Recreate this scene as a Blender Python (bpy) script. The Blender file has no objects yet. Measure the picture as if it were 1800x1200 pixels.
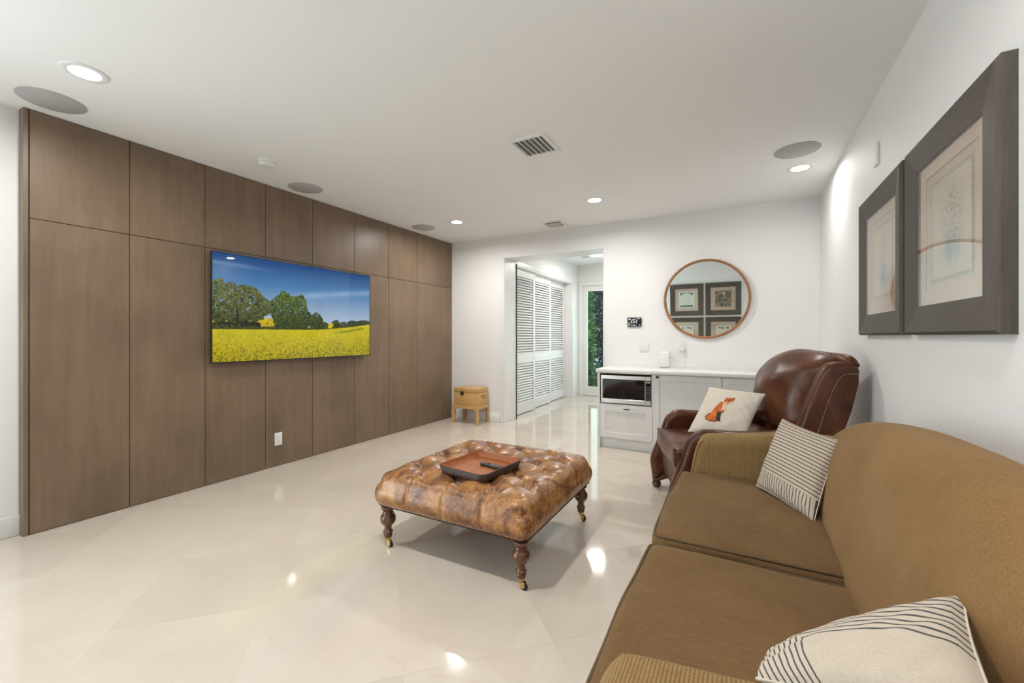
import bpy, bmesh, math, random
import numpy as np
from mathutils import Vector, Matrix
R = math.radians
rnd = random.Random(7)
sc = bpy.context.scene
COL = sc.collection

# ------------------------------------------------------------------ camera, light, exposure
H = 1.28
CEIL = 2.7415
XL, XP = -4.105, -4.02          # left wall plaster, face of the wood panelling
XR = 0.721                      # right wall
YB, YF = 5.42, -1.5             # back wall, wall behind the camera
cam = bpy.data.cameras.new('camera')
cam.sensor_width = 36.0
cam.lens = 742.65 / 1800 * 36.0
cam.shift_y = -(600 - 590.54) / 1800
cam.clip_start = 0.02
cam_o = bpy.data.objects.new('camera', cam)
COL.objects.link(cam_o)
cam_o.location = (0, 0, H)
cam_o.rotation_euler = (R(90), 0, 0.4971)
sc.camera = cam_o
sc.view_settings.view_transform = 'Standard'
sc.view_settings.look = 'None'
sc.view_settings.gamma = 1
sc.view_settings.use_curve_mapping = False
sc.view_settings.exposure = 0.40

world = bpy.data.worlds.new('world')
sc.world = world
world.use_nodes = True
wn = world.node_tree
wn.nodes.clear()
wo = wn.nodes.new('ShaderNodeOutputWorld')
wb = wn.nodes.new('ShaderNodeBackground')
ws = wn.nodes.new('ShaderNodeTexSky')
ws.sky_type = 'NISHITA'
ws.sun_disc = False
ws.sun_elevation = R(50)
ws.sun_rotation = R(200)
wn.links.new(ws.outputs[0], wb.inputs[0])
wb.inputs[1].default_value = 0.16
wn.links.new(wb.outputs[0], wo.inputs[0])

def area(name, loc, rot, sx, sy, power, col):
    l = bpy.data.lights.new(name, 'AREA')
    l.shape = 'RECTANGLE'; l.size = sx; l.size_y = sy
    l.energy = power; l.color = col
    o = bpy.data.objects.new(name, l); COL.objects.link(o)
    o.location = loc; o.rotation_euler = rot
    return o
# added fill lamp outside a made-up window, brightens the whole room
area('fill_light_left', (XL - 0.3, -0.83, 1.25), (0, R(-105), 0), 2.2, 1.15, 92, (0.83, 0.93, 1.0))
sun = bpy.data.lights.new('sun', 'SUN'); sun.energy = 3.0; sun.angle = R(0.6); sun.color = (1.0, 0.96, 0.88)
sun_o = bpy.data.objects.new('sun', sun); COL.objects.link(sun_o)
sun_o.rotation_euler = Vector((-0.35, 0.5, -0.8)).to_track_quat('-Z', 'Y').to_euler()
# daylight through the glass entry door at the end of the hall
area('daylight_hall', (-2.35, 8.98, 1.3), (R(-90), 0, 0), 1.1, 2.0, 11, (0.95, 1.0, 0.99))
LAMP_W = 16.5                   # watts of each recessed downlight
HALL_W = 18.0

# ------------------------------------------------------------------ object helpers
def tag(o, label=None, cat=None, group=None, kind=None):
    if label: o['label'] = label
    if cat: o['category'] = cat
    if group: o['group'] = group
    if kind: o['kind'] = kind
    return o

def thing(name, label, cat, loc=(0, 0, 0), rz=0.0, group=None):
    o = bpy.data.objects.new(name, None)
    o.empty_display_size = 0.05
    COL.objects.link(o)
    o.location = loc; o.rotation_euler = (0, 0, rz)
    return tag(o, label, cat, group)

class MB:
    """collects shapes into one mesh"""
    def __init__(s): s.v = []; s.f = []; s.m = []; s.sm = []
    def add(s, vs, fs, mi=0, smooth=False, M=None):
        b = len(s.v)
        for p in vs:
            p = Vector(p)
            s.v.append(tuple(M @ p) if M else tuple(p))
        for f in fs:
            s.f.append([i + b for i in f]); s.m.append(mi); s.sm.append(smooth)
        return s
    def box(s, lo, hi, bev=0.0, seg=1, mi=0, M=None):
        lo = Vector(lo); hi = Vector(hi)
        if bev <= 0:
            x0, y0, z0 = lo; x1, y1, z1 = hi
            vs = [(x0,y0,z0),(x1,y0,z0),(x1,y1,z0),(x0,y1,z0),(x0,y0,z1),(x1,y0,z1),(x1,y1,z1),(x0,y1,z1)]
            fs = [(3,2,1,0),(4,5,6,7),(0,1,5,4),(1,2,6,5),(2,3,7,6),(3,0,4,7)]
            return s.add(vs, fs, mi, False, M)
        bm = bmesh.new()
        bmesh.ops.create_cube(bm, size=1)
        for v in bm.verts:
            v.co = Vector(((lo[i] + hi[i]) / 2 + v.co[i] * (hi[i] - lo[i]) for i in range(3)))
        bmesh.ops.bevel(bm, geom=list(bm.edges), offset=bev, segments=seg, affect='EDGES', profile=0.5)
        bm.verts.index_update()
        vs = [tuple(v.co) for v in bm.verts]; fs = [[v.index for v in f.verts] for f in bm.faces]
        bm.free()
        return s.add(vs, fs, mi, seg > 1, M)
    def loft(s, rings, mi=0, closed=True, caps=True, smooth=True, M=None):
        n = len(rings[0]); vs = [p for r in rings for p in r]; fs = []
        for i in range(len(rings) - 1):
            for j in range(n if closed else n - 1):
                k = (j + 1) % n
                fs.append((i*n+j, i*n+k, (i+1)*n+k, (i+1)*n+j))
        s.add(vs, fs, mi, smooth, M)
        if caps and closed:
            b = len(s.v)
            s.add(rings[0], [tuple(reversed(range(n)))], mi, False, M)
            s.add(rings[-1], [tuple(range(n))], mi, False, M)
        return s
    def lathe(s, prof, n=20, mi=0, M=None, smooth=True):
        rings = [[(r*math.cos(2*math.pi*j/n), r*math.sin(2*math.pi*j/n), z) for j in range(n)] for r, z in prof]
        return s.loft(rings, mi, True, True, smooth, M)
    def tube(s, path, r, n=8, mi=0, closed=False, M=None):
        P = [Vector(p) for p in path]; rings = []; N = len(P)
        up = Vector((0, 0, 1)); prev = None
        for i in range(N):
            a = P[(i-1) % N] if (closed or i > 0) else P[i]
            b = P[(i+1) % N] if (closed or i < N-1) else P[i]
            t = (b - a).normalized()
            x = prev if prev else (up if abs(t.z) < .9 else Vector((1, 0, 0)))
            x = (x - t * x.dot(t)).normalized(); prev = x
            y = t.cross(x)
            rr = r[i] if isinstance(r, (list, tuple)) else r
            rings.append([tuple(P[i] + x*rr*math.cos(2*math.pi*j/n) + y*rr*math.sin(2*math.pi*j/n)) for j in range(n)])
        if closed: rings.append(rings[0])
        return s.loft(rings, mi, True, not closed, True, M)
    def slab(s, out, y0, y1, r, seg=4, mi=0, M=None, plane='xz'):
        """prism of a 2D outline with rounded rims; outline lies in xz, thickness along y"""
        out = np.array(out, float)
        A = 0.5*np.sum(out[:,0]*np.roll(out[:,1],-1) - np.roll(out[:,0],-1)*out[:,1])
        if A < 0: out = out[::-1]
        t = np.roll(out, -1, 0) - np.roll(out, 1, 0); t /= np.linalg.norm(t, axis=1)[:, None]
        nrm = np.stack([t[:,1], -t[:,0]], 1)
        rings = []
        for k in range(seg, -1, -1):
            ph = math.pi/2*k/seg
            rings.append((r*(1-math.cos(ph)), y0 + r - r*math.sin(ph)))
        for k in range(seg + 1):
            ph = math.pi/2*k/seg
            rings.append((r*(1-math.cos(ph)), y1 - r + r*math.sin(ph)))
        rr = []
        for ins, y in rings:
            q = out - nrm*ins
            if plane == 'xz': rr.append([(a, y, b) for a, b in q][::-1])
            else: rr.append([(a, b, y) for a, b in q])
        s.loft(rr, mi, True, False, True, M)
        for ring, rev in ((rr[0], True), (rr[-1], False)):
            n = len(ring); c = tuple(np.mean(np.array(ring), 0))
            s.add(list(ring) + [c], [((k+1) % n, k, n) if rev else (k, (k+1) % n, n) for k in range(n)], mi, False, M)
        return s
    def cushion(s, half, r, crown=(0,0,0), n=14, mi=0, M=None, fn=None):
        """rounded box with crowned faces, centred on the origin"""
        hx, hy, hz = half
        bm = bmesh.new()
        bmesh.ops.create_cube(bm, size=2)
        bmesh.ops.subdivide_edges(bm, edges=list(bm.edges), cuts=n, use_grid_fill=True)
        vs = []
        bm.verts.index_update()
        for v in bm.verts:
            u = Vector(math.sin(c*math.pi/2)*0.55 + c*0.45 for c in v.co)
            p = Vector((u.x*hx, u.y*hy, u.z*hz))
            core = Vector((max(-hx+r, min(hx-r, p.x)), max(-hy+r, min(hy-r, p.y)), max(-hz+r, min(hz-r, p.z))))
            d = p - core
            if d.length > 1e-9: p = core + d.normalized()*r
            a, b, c = p.x/hx, p.y/hy, p.z/hz
            p = Vector((p.x + crown[0]*a*(1-b*b)*(1-c*c), p.y + crown[1]*b*(1-a*a)*(1-c*c), p.z + crown[2]*c*(1-a*a)*(1-b*b)))
            if fn: p = Vector(fn(p.x, p.y, p.z))
            vs.append(tuple(p))
        fs = [[v.index for v in f.verts] for f in bm.faces]
        bm.free()
        return s.add(vs, fs, mi, True, M)
    def build(s, name, mats, parent=None, loc=None):
        me = bpy.data.meshes.new(name)
        me.from_pydata(s.v, [], s.f)
        if not isinstance(mats, (list, tuple)): mats = [mats]
        for m in mats: me.materials.append(m)
        me.polygons.foreach_set('material_index', s.m)
        me.polygons.foreach_set('use_smooth', s.sm)
        me.update()
        o = bpy.data.objects.new(name, me)
        COL.objects.link(o)
        if parent: o.parent = parent
        if loc: o.location = loc
        return o

def copy_tree(o, parent=None):
    c = o.copy(); COL.objects.link(c)
    if parent: c.parent = parent
    for ch in list(o.children): copy_tree(ch, c)
    return c

def smooth_path(pts, k=6, closed=False):
    P = [np.array(p, float) for p in pts]; n = len(P); out = []
    for i in range(n if closed else n - 1):
        p1, p2 = P[i], P[(i+1) % n]
        p0 = P[i-1] if (closed or i > 0) else 2*p1 - p2
        p3 = P[(i+2) % n] if (closed or i < n - 2) else 2*p2 - p1
        for j in range(k):
            t = j/k
            out.append(tuple(0.5*((2*p1) + (p2-p0)*t + (2*p0-5*p1+4*p2-p3)*t*t + (3*p1-p0-3*p2+p3)*t**3)))
    if not closed: out.append(tuple(P[-1]))
    return out

def rrect(hx, hy, r, k=6):
    o = []
    for cx, cy, a0 in ((hx-r, hy-r, 0), (-hx+r, hy-r, 90), (-hx+r, -hy+r, 180), (hx-r, -hy+r, 270)):
        for i in range(k+1):
            a = R(a0 + 90*i/k); o.append((cx + r*math.cos(a), cy + r*math.sin(a)))
    return o

# ------------------------------------------------------------------ material helpers
def srgb(r, g, b):
    f = lambda c: (c/255/12.92) if c/255 <= 0.04045 else ((c/255 + 0.055)/1.055)**2.4
    return (f(r), f(g), f(b), 1)

class Mat:
    def __init__(s, name, rough=0.5, spec=0.5, metal=0.0, base=(0.8, 0.8, 0.8, 1)):
        s.m = bpy.data.materials.new(name); s.m.use_nodes = True
        s.t = s.m.node_tree; s.b = s.t.nodes['Principled BSDF']
        s.b.inputs['Roughness'].default_value = rough
        s.b.inputs['Specular IOR Level'].default_value = spec
        s.b.inputs['Metallic'].default_value = metal
        s.b.inputs['Base Color'].default_value = base
        s._co = None
    def n(s, t, **kw):
        q = s.t.nodes.new(t)
        for k, v in kw.items():
            if k in q.inputs.keys() if isinstance(k, str) else False: q.inputs[k].default_value = v
            else: setattr(q, k, v)
        return q
    def l(s, a, b): s.t.links.new(a, b); return s
    def set(s, k, v): s.b.inputs[k].default_value = v; return s
    def coord(s, kind='Object', scale=(1, 1, 1), rot=(0, 0, 0)):
        tc = s.n('ShaderNodeTexCoord'); mp = s.n('ShaderNodeMapping')
        mp.inputs['Scale'].default_value = scale; mp.inputs['Rotation'].default_value = rot
        s.l(tc.outputs[kind], mp.inputs['Vector'])
        return mp.outputs['Vector']
    def noise(s, vec, scale=5, detail=4, rough=0.55, dist=0.0):
        q = s.n('ShaderNodeTexNoise')
        q.inputs['Scale'].default_value = scale; q.inputs['Detail'].default_value = detail
        q.inputs['Roughness'].default_value = rough; q.inputs['Distortion'].default_value = dist
        s.l(vec, q.inputs['Vector']); return q.outputs['Fac']
    def ramp(s, fac, stops, interp='LINEAR'):
        q = s.n('ShaderNodeValToRGB'); q.color_ramp.interpolation = interp
        e = q.color_ramp.elements
        while len(e) < len(stops): e.new(0.5)
        for k, (p, c) in enumerate(stops): e[k].position = p; e[k].color = c if len(c) == 4 else (*c, 1)
        s.l(fac, q.inputs['Fac']); return q.outputs['Color']
    def mix(s, a, b, fac, mode='MIX'):
        q = s.n('ShaderNodeMix'); q.data_type = 'RGBA'; q.blend_type = mode
        for sock, v in ((q.inputs[6], a), (q.inputs[7], b), (q.inputs[0], fac)):
            if hasattr(v, 'links'): s.l(v, sock)
            else: sock.default_value = v
        return q.outputs[2]
    def math(s, op, a, b=0.0):
        q = s.n('ShaderNodeMath'); q.operation = op
        for sock, v in ((q.inputs[0], a), (q.inputs[1], b)):
            if hasattr(v, 'links'): s.l(v, sock)
            else: sock.default_value = v
        return q.outputs[0]
    def color(s, c): s.l(c, s.b.inputs['Base Color']); return s
    def bump(s, h, strength=0.3, dist=0.01):
        q = s.n('ShaderNodeBump'); q.inputs['Strength'].default_value = strength; q.inputs['Distance'].default_value = dist
        s.l(h, q.inputs['Height']); s.l(q.outputs['Normal'], s.b.inputs['Normal']); return s

def plain(name, col, rough=0.5, metal=0.0, spec=0.5, var=0.06, nscale=30, bump=0.0):
    """a coloured finish with slight procedural variation"""
    m = Mat(name, rough, spec, metal, col)
    v = m.coord('Object')
    f = m.noise(v, nscale, 3)
    d = tuple(c*(1-var) for c in col[:3]); u = tuple(min(1, c*(1+var)) for c in col[:3])
    m.color(m.ramp(f, [(0.3, d), (0.7, u)]))
    if bump: m.bump(f, bump, 0.004)
    return m.m

M = {}
# white plaster
m = Mat('wall_paint', 0.62, 0.3)
v = m.coord('Object'); f = m.noise(v, 1.2, 2); g = m.noise(v, 150, 3, 0.6)
m.color(m.ramp(f, [(0.3, (0.80, 0.797, 0.79)), (0.7, (0.825, 0.822, 0.815))])); m.bump(g, 0.25, 0.004); M['wall'] = m.m
m = Mat('ceiling_paint', 0.7, 0.25)
v = m.coord('Object'); f = m.noise(v, 1.0, 2); g = m.noise(v, 60, 2, 0.5)
m.color(m.ramp(f, [(0.3, (0.835, 0.835, 0.83)), (0.7, (0.85, 0.85, 0.845))])); m.bump(g, 0.06, 0.003); M['ceil'] = m.m
M['trim'] = plain('trim_paint', (0.80, 0.80, 0.79, 1), 0.35, var=0.015, nscale=3)
M['cab'] = plain('cabinet_lacquer', (0.76, 0.755, 0.74, 1), 0.32, var=0.015, nscale=3)
M['counter'] = plain('white_quartz', (0.80, 0.785, 0.76, 1), 0.18, var=0.04, nscale=60)
M['plastic'] = plain('white_plastic', (0.78, 0.78, 0.76, 1), 0.35, var=0.02)
M['blackplastic'] = plain('black_plastic', (0.018, 0.018, 0.02, 1), 0.38, var=0.2)
M['blackglass'] = plain('black_glass', (0.012, 0.012, 0.014, 1), 0.04, var=0.2, nscale=4)
M['steel'] = plain('brushed_steel', (0.62, 0.61, 0.59, 1), 0.32, 1.0, var=0.06, nscale=80)
M['iron'] = plain('dark_bronze', (0.035, 0.028, 0.022, 1), 0.35, 0.8, var=0.2)
M['brass'] = plain('brass', (0.62, 0.42, 0.16, 1), 0.28, 1.0, var=0.2)
M['nail'] = plain('antique_nickel', (0.55, 0.47, 0.38, 1), 0.35, 1.0, var=0.2)
M['gap'] = plain('dark_gap', (0.02, 0.02, 0.02, 1), 0.8)
M['speaker'] = plain('speaker_mesh', (0.43, 0.425, 0.415, 1), 0.75, var=0.08, nscale=300)
M['ventback'] = plain('vent_shadow', (0.34, 0.335, 0.33, 1), 0.7)
M['greymark'] = plain('grey_ink', (0.10, 0.10, 0.10, 1), 0.5)

# polished cream stone
m = Mat('polished_limestone', 0.07, 0.5)
v = m.coord('Object'); oi = m.n('ShaderNodeObjectInfo')
va = m.n('ShaderNodeVectorMath'); va.operation = 'ADD'
cmb = m.n('ShaderNodeCombineXYZ')
m.l(m.math('MULTIPLY', oi.outputs['Random'], 37.0), cmb.inputs[0]); m.l(m.math('MULTIPLY', oi.outputs['Random'], 11.0), cmb.inputs[2])
m.l(v, va.inputs[0]); m.l(cmb.outputs[0], va.inputs[1]); v2 = va.outputs[0]
f1 = m.noise(v2, 2.2, 5, 0.6, 0.6)
mp = m.n('ShaderNodeMapping'); mp.inputs['Scale'].default_value = (1.2, 5.0, 1); mp.inputs['Rotation'].default_value = (0, 0, R(25)); m.l(v2, mp.inputs[0])
f2 = m.noise(mp.outputs[0], 2.6, 7, 0.65, 1.4)
f3 = m.noise(v2, 26, 3, 0.6, 0.3)
c0 = m.ramp(f1, [(0.3, (0.60, 0.530, 0.450)), (0.7, (0.66, 0.595, 0.515))])
vein = m.ramp(f2, [(0.62, (0, 0, 0)), (0.70, (1, 1, 1)), (0.76, (0, 0, 0))])
sp = m.ramp(f3, [(0.70, (0, 0, 0)), (0.78, (1, 1, 1))])
c1 = m.mix(c0, (0.46, 0.35, 0.24, 1), m.math('MULTIPLY', vein, 0.16))
c2 = m.mix(c1, (0.38, 0.30, 0.23, 1), m.math('MULTIPLY', m.math('MULTIPLY', sp, f2), 0.35))
tint = m.ramp(oi.outputs['Random'], [(0.0, (0.94, 0.94, 0.93)), (1.0, (1.03, 1.02, 1.015))])
m.color(m.mix(c2, tint, 1.0, 'MULTIPLY'))
m.l(m.ramp(f1, [(0.3, (0.05, 0.05, 0.05)), (0.7, (0.10, 0.10, 0.10))]), m.b.inputs['Roughness'])
M['tile'] = m.m
M['grout'] = plain('grout', (0.50, 0.43, 0.35, 1), 0.8)

def wood(name, dark, light, rough=0.4, axis='z', scale=1.0, contrast=(0.3, 0.7), blotch=0.25, coat=0.0):
    m = Mat(name, rough, 0.4)
    s = {'z': (9, 9, 0.7), 'x': (0.7, 9, 9), 'y': (9, 0.7, 9)}[axis]
    v = m.coord('Object', tuple(q*scale for q in s))
    oi = m.n('ShaderNodeObjectInfo'); va = m.n('ShaderNodeVectorMath'); va.operation = 'ADD'
    cmb = m.n('ShaderNodeCombineXYZ'); m.l(m.math('MULTIPLY', oi.outputs['Random'], 23.0), cmb.inputs[0]); m.l(m.math('MULTIPLY', oi.outputs['Random'], 9.0), cmb.inputs[2])
    m.l(v, va.inputs[0]); m.l(cmb.outputs[0], va.inputs[1])
    f = m.noise(va.outputs[0], 2.0, 8, 0.7, 0.4); b = m.noise(va.outputs[0] if axis == 'zz' else m.coord('Object'), 1.7, 4)
    c = m.ramp(f, [(contrast[0], dark), (contrast[1], light)])
    c = m.mix(c, m.ramp(b, [(0.3, (1-blotch,)*3), (0.7, (1+blotch*0.3,)*3)]), 1.0, 'MULTIPLY')
    tnt = m.ramp(oi.outputs['Random'], [(0, (0.96, 0.95, 0.94)), (1, (1.03, 1.03, 1.03))])
    m.color(m.mix(c, tnt, 1.0, 'MULTIPLY')); m.bump(f, 0.05, 0.002)
    if coat: m.set('Coat Weight', coat); m.set('Coat Roughness', 0.15)
    return m.m
M['panel'] = wood('stained_oak_panel', (0.182, 0.127, 0.082), (0.235, 0.168, 0.112), 0.38, 'z', 0.8, blotch=0.22)
M['bamboo'] = wood('golden_bamboo', (0.52, 0.295, 0.105), (0.73, 0.455, 0.19), 0.3, 'x', 2.5, blotch=0.1)
M['walnut'] = wood('turned_walnut', (0.07, 0.025, 0.010), (0.17, 0.065, 0.026), 0.25, 'z', 2.0, coat=0.5)
M['ringwood'] = wood('mirror_ring_wood', (0.22, 0.09, 0.03), (0.46, 0.21, 0.08), 0.4, 'x', 1.0)
M['frame'] = wood('grey_brown_frame_wood', (0.062, 0.051, 0.041), (0.102, 0.086, 0.070), 0.6, 'z', 4.0, blotch=0.1)
M['frameh'] = wood('grey_brown_frame_wood_across', (0.062, 0.051, 0.041), (0.102, 0.086, 0.070), 0.6, 'y', 4.0, blotch=0.1)

# distressed tan leather of the ottoman
m = Mat('distressed_tan_leather', 0.36, 0.5)
v = m.coord('Object')
f = m.noise(v, 6.5, 7, 0.70, 1.2); g = m.noise(v, 22, 7, 0.78, 0.8)
vo = m.n('ShaderNodeTexVoronoi'); vo.feature = 'DISTANCE_TO_EDGE'; vo.inputs['Scale'].default_value = 42
dv = m.n('ShaderNodeVectorMath'); dv.operation = 'ADD'
nz = m.n('ShaderNodeTexNoise'); nz.inputs['Scale'].default_value = 14; nz.inputs['Detail'].default_value = 4
sc_ = m.n('ShaderNodeVectorMath'); sc_.operation = 'SCALE'; sc_.inputs['Scale'].default_value = 0.09
m.l(v, nz.inputs['Vector']); m.l(nz.outputs['Color'], sc_.inputs[0]); m.l(v, dv.inputs[0]); m.l(sc_.outputs[0], dv.inputs[1]); m.l(dv.outputs[0], vo.inputs['Vector'])
c = m.ramp(f, [(0.36, (0.085, 0.028, 0.011)), (0.47, (0.235, 0.094, 0.029)), (0.58, (0.39, 0.180, 0.056)), (0.76, (0.52, 0.300, 0.125))])
c = m.mix(c, m.ramp(g, [(0.36, (0.50, 0.42, 0.36)), (0.56, (1.12, 1.1, 1.05))]), 0.7, 'MULTIPLY')
cr = m.ramp(vo.outputs['Distance'], [(0.0, (1, 1, 1)), (0.035, (0, 0, 0))])
c = m.mix(c, (0.62, 0.42, 0.23, 1), m.math('MULTIPLY', cr, m.ramp(g, [(0.40, (0.1, 0.1, 0.1)), (0.6, (0.9, 0.9, 0.9))])))
m.color(c); m.bump(g, 0.12, 0.004); m.set('Coat Weight', 0.12); m.set('Coat Roughness', 0.2)
M['tan'] = m.m

# brown recliner leather
m = Mat('brown_leather', 0.34, 0.4)
v = m.coord('Object'); f = m.noise(v, 4.5, 4, 0.6, 0.6); g = m.noise(v, 90, 4, 0.6); w = m.noise(v, 9, 3, 0.5, 1.0)
c = m.ramp(f, [(0.3, (0.046, 0.012, 0.0045)), (0.55, (0.105, 0.032, 0.012)), (0.8, (0.18, 0.066, 0.027))])
m.color(c); m.bump(m.math('ADD', m.math('MULTIPLY', g, 0.15), w), 0.22, 0.012)
m.l(m.ramp(m.noise(v, 7, 3, 0.5, 0.4), [(0.3, (0.25,)*3), (0.7, (0.44,)*3)]), m.b.inputs['Roughness'])
M['leather'] = m.m

# sofa cloth
def cloth(name, dark, light, ribs=None, axis='X'):
    m = Mat(name, 0.9, 0.15)
    v = m.coord('Object', (1, 1, 1)); f = m.noise(v, 3, 4, 0.6, 0.5)
    vs = m.coord('Object', (40, 260, 260)); s = m.noise(vs, 1.0, 4, 0.7)
    c = m.ramp(f, [(0.25, dark), (0.75, light)])
    c = m.mix(c, m.ramp(s, [(0.3, (0.74, 0.74, 0.74)), (0.7, (1.18, 1.18, 1.18))]), 1.0, 'MULTIPLY')
    h = s
    if ribs:
        wv = m.n('ShaderNodeTexWave'); wv.wave_type = 'BANDS'; wv.bands_direction = axis; wv.wave_profile = 'SIN'
        wv.inputs['Scale'].default_value = ribs; wv.inputs['Distortion'].default_value = 0.15; wv.inputs['Detail'].default_value = 1
        tc = m.n('ShaderNodeTexCoord'); m.l(tc.outputs['Object'], wv.inputs['Vector'])
        h = wv.outputs['Fac']
        c = m.mix(c, m.ramp(h, [(0.0, (0.62, 0.62, 0.62)), (0.6, (1.1, 1.1, 1.1))]), 1.0, 'MULTIPLY')
    m.color(c); m.bump(h, 0.35 if ribs else 0.15, 0.003)
    m.set('Sheen Weight', 0.2); m.set('Sheen Roughness', 0.4); m.set('Sheen Tint', (0.9, 0.7, 0.45, 1))
    return m.m
M['seatcloth'] = cloth('sofa_seat_cloth', (0.122, 0.069, 0.029), (0.178, 0.104, 0.046))
M['backcloth'] = cloth('sofa_back_cloth', (0.182, 0.100, 0.038), (0.252, 0.146, 0.060))
M['cord'] = cloth('sofa_corduroy', (0.235, 0.145, 0.058), (0.29, 0.185, 0.078), 46, 'X')
M['sofapipe'] = plain('sofa_piping', (0.10, 0.062, 0.030, 1), 0.9, var=0.2, nscale=200)
M['trimbraid'] = plain('dark_braid', (0.045, 0.022, 0.010, 1), 0.7, var=0.5, nscale=150)

# striped cushions: stripes from UV
def stripes(name, period, width, base, ink, mode):
    m = Mat(name, 0.9, 0.15)
    tc = m.n('ShaderNodeTexCoord'); sx = m.n('ShaderNodeSeparateXYZ'); m.l(tc.outputs['UV'], sx.inputs[0])
    u, v = sx.outputs[0], sx.outputs[1]
    nz = m.noise(m.coord('Object'), 12, 2)
    def band(x):
        q = m.math('FRACT', m.math('ADD', m.math('DIVIDE', x, period), m.math('MULTIPLY', nz, 0.12)))
        return m.math('LESS_THAN', q, width)
    if mode == 'front':     # stripes along the top, a lower band with stripes turned upright
        low = m.math('LESS_THAN', v, 0.24)
        s = m.math('ADD', m.math('MULTIPLY', band(v), m.math('SUBTRACT', 1.0, low)), m.math('MULTIPLY', band(u), low))
    elif mode == 'border':  # plain panel with a mitred striped border on two sides
        d = m.math('MINIMUM', m.math('MULTIPLY', u, 0.55), v)
        s = m.math('MULTIPLY', band(d), m.math('LESS_THAN', d, 0.33))
    else:
        s = band(v)
    fine = m.noise(m.coord('Object'), 300, 2)
    c = m.mix(base, ink, s)
    m.color(m.mix(c, m.ramp(fine, [(0.3, (0.9, 0.9, 0.9)), (0.7, (1.05, 1.05, 1.05))]), 1.0, 'MULTIPLY'))
    m.bump(fine, 0.15, 0.002)
    return m.m
CREAM = (0.50, 0.43, 0.345, 1)
M['stripe_a'] = stripes('brown_pinstripe_cloth', 0.045, 0.24, CREAM, (0.075, 0.052, 0.042, 1), 'front')
M['stripe_b'] = stripes('grey_mitred_stripe_cloth', 0.035, 0.28, (0.52, 0.455, 0.37, 1), (0.08, 0.078, 0.08, 1), 'border')
M['stripe_c'] = stripes('grey_pinstripe_cloth', 0.055, 0.25, (0.60, 0.54, 0.45, 1), (0.06, 0.05, 0.05, 1), 'all')
M['linen'] = plain('cream_linen', (0.62, 0.555, 0.46, 1), 0.9, var=0.05, nscale=200, bump=0.1)

def attr_mat(name, rough=0.8, emit=0.0, spec=0.3):
    m = Mat(name, rough, spec)
    a = m.n('ShaderNodeAttribute'); a.attribute_name = 'print'
    if emit:
        m.set('Base Color', (0.01, 0.01, 0.01, 1)); m.l(a.outputs['Color'], m.b.inputs['Emission Color']); m.set('Emission Strength', emit)
    else:
        f = m.noise(m.coord('Object'), 250, 2)
        m.color(m.mix(a.outputs['Color'], m.ramp(f, [(0.3, (0.93,)*3), (0.7, (1.04,)*3)]), 1.0, 'MULTIPLY'))
    return m.m
M['print'] = attr_mat('printed_paper', 0.8)
M['fox'] = attr_mat('printed_linen', 0.9)
M['screen'] = attr_mat('lit_screen', 0.025, 0.76)
M['mat_board'] = plain('cream_mat_board', (0.62, 0.475, 0.38, 1), 0.8, var=0.03, nscale=80)
M['tray_in'] = wood('orange_tray_leather', (0.32, 0.088, 0.020), (0.42, 0.125, 0.032), 0.4, 'x', 1.0, blotch=0.1)
M['tray_out'] = plain('dark_tray_leather', (0.040, 0.021, 0.011, 1), 0.55, var=0.3, nscale=40, bump=0.1)

# clear glass: reflects by Fresnel, lets light straight through
def glass(name, tint):
    m = bpy.data.materials.new(name); m.use_nodes = True; t = m.node_tree; t.nodes.clear()
    o = t.nodes.new('ShaderNodeOutputMaterial'); mx = t.nodes.new('ShaderNodeMixShader')
    fr = t.nodes.new('ShaderNodeFresnel'); ge = t.nodes.new('ShaderNodeNewGeometry'); mr = t.nodes.new('ShaderNodeMapRange')
    mr.inputs[3].default_value = 1.5; mr.inputs[4].default_value = 1/1.5       # the back face of a thin pane reflects like its front
    t.links.new(ge.outputs['Backfacing'], mr.inputs[0]); t.links.new(mr.outputs[0], fr.inputs['IOR'])
    tr = t.nodes.new('ShaderNodeBsdfTransparent'); tr.inputs[0].default_value = tint
    gl = t.nodes.new('ShaderNodeBsdfGlossy'); gl.inputs['Roughness'].default_value = 0.0
    t.links.new(fr.outputs[0], mx.inputs[0]); t.links.new(tr.outputs[0], mx.inputs[1]); t.links.new(gl.outputs[0], mx.inputs[2])
    t.links.new(mx.outputs[0], o.inputs[0])
    return m
M['glass'] = glass('clear_glass', (0.97, 0.98, 0.97, 1))
M['doorglass'] = glass('tinted_door_glass', (0.80, 0.92, 0.91, 1))
m = Mat('silvered_mirror', 0.0, 0.5, 1.0, (0.80, 0.84, 0.82, 1)); M['mirror'] = m.m

def emitter(name, col, s):
    m = Mat(name, 0.5, 0.2); m.set('Emission Color', (*col, 1)); m.set('Emission Strength', s); return m.m
M['lens'] = emitter('lit_lens', (1.0, 0.97, 0.92), 12.0)
M['hall_lens'] = emitter('lit_hall_lens', (1.0, 0.98, 0.95), 9.0)

# foliage
def leaf(name, a, b):
    m = Mat(name, 0.5, 0.4); oi = m.noise(m.coord('Object'), 6, 3)
    m.color(m.ramp(oi, [(0.3, a), (0.7, b)])); return m.m
M['leaf_light'] = leaf('light_leaf', (0.05, 0.16, 0.03), (0.22, 0.38, 0.10))
M['leaf_dark'] = leaf('dark_leaf', (0.008, 0.035, 0.022), (0.03, 0.09, 0.055))
M['leaf_teal'] = leaf('blue_green_needle', (0.006, 0.026, 0.028), (0.02, 0.06, 0.062))
M['bark'] = plain('bark', (0.10, 0.07, 0.05, 1), 0.9, var=0.4, nscale=20)
M['patio'] = plain('pale_paving', (0.62, 0.60, 0.55, 1), 0.7, var=0.1, nscale=6)

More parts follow.
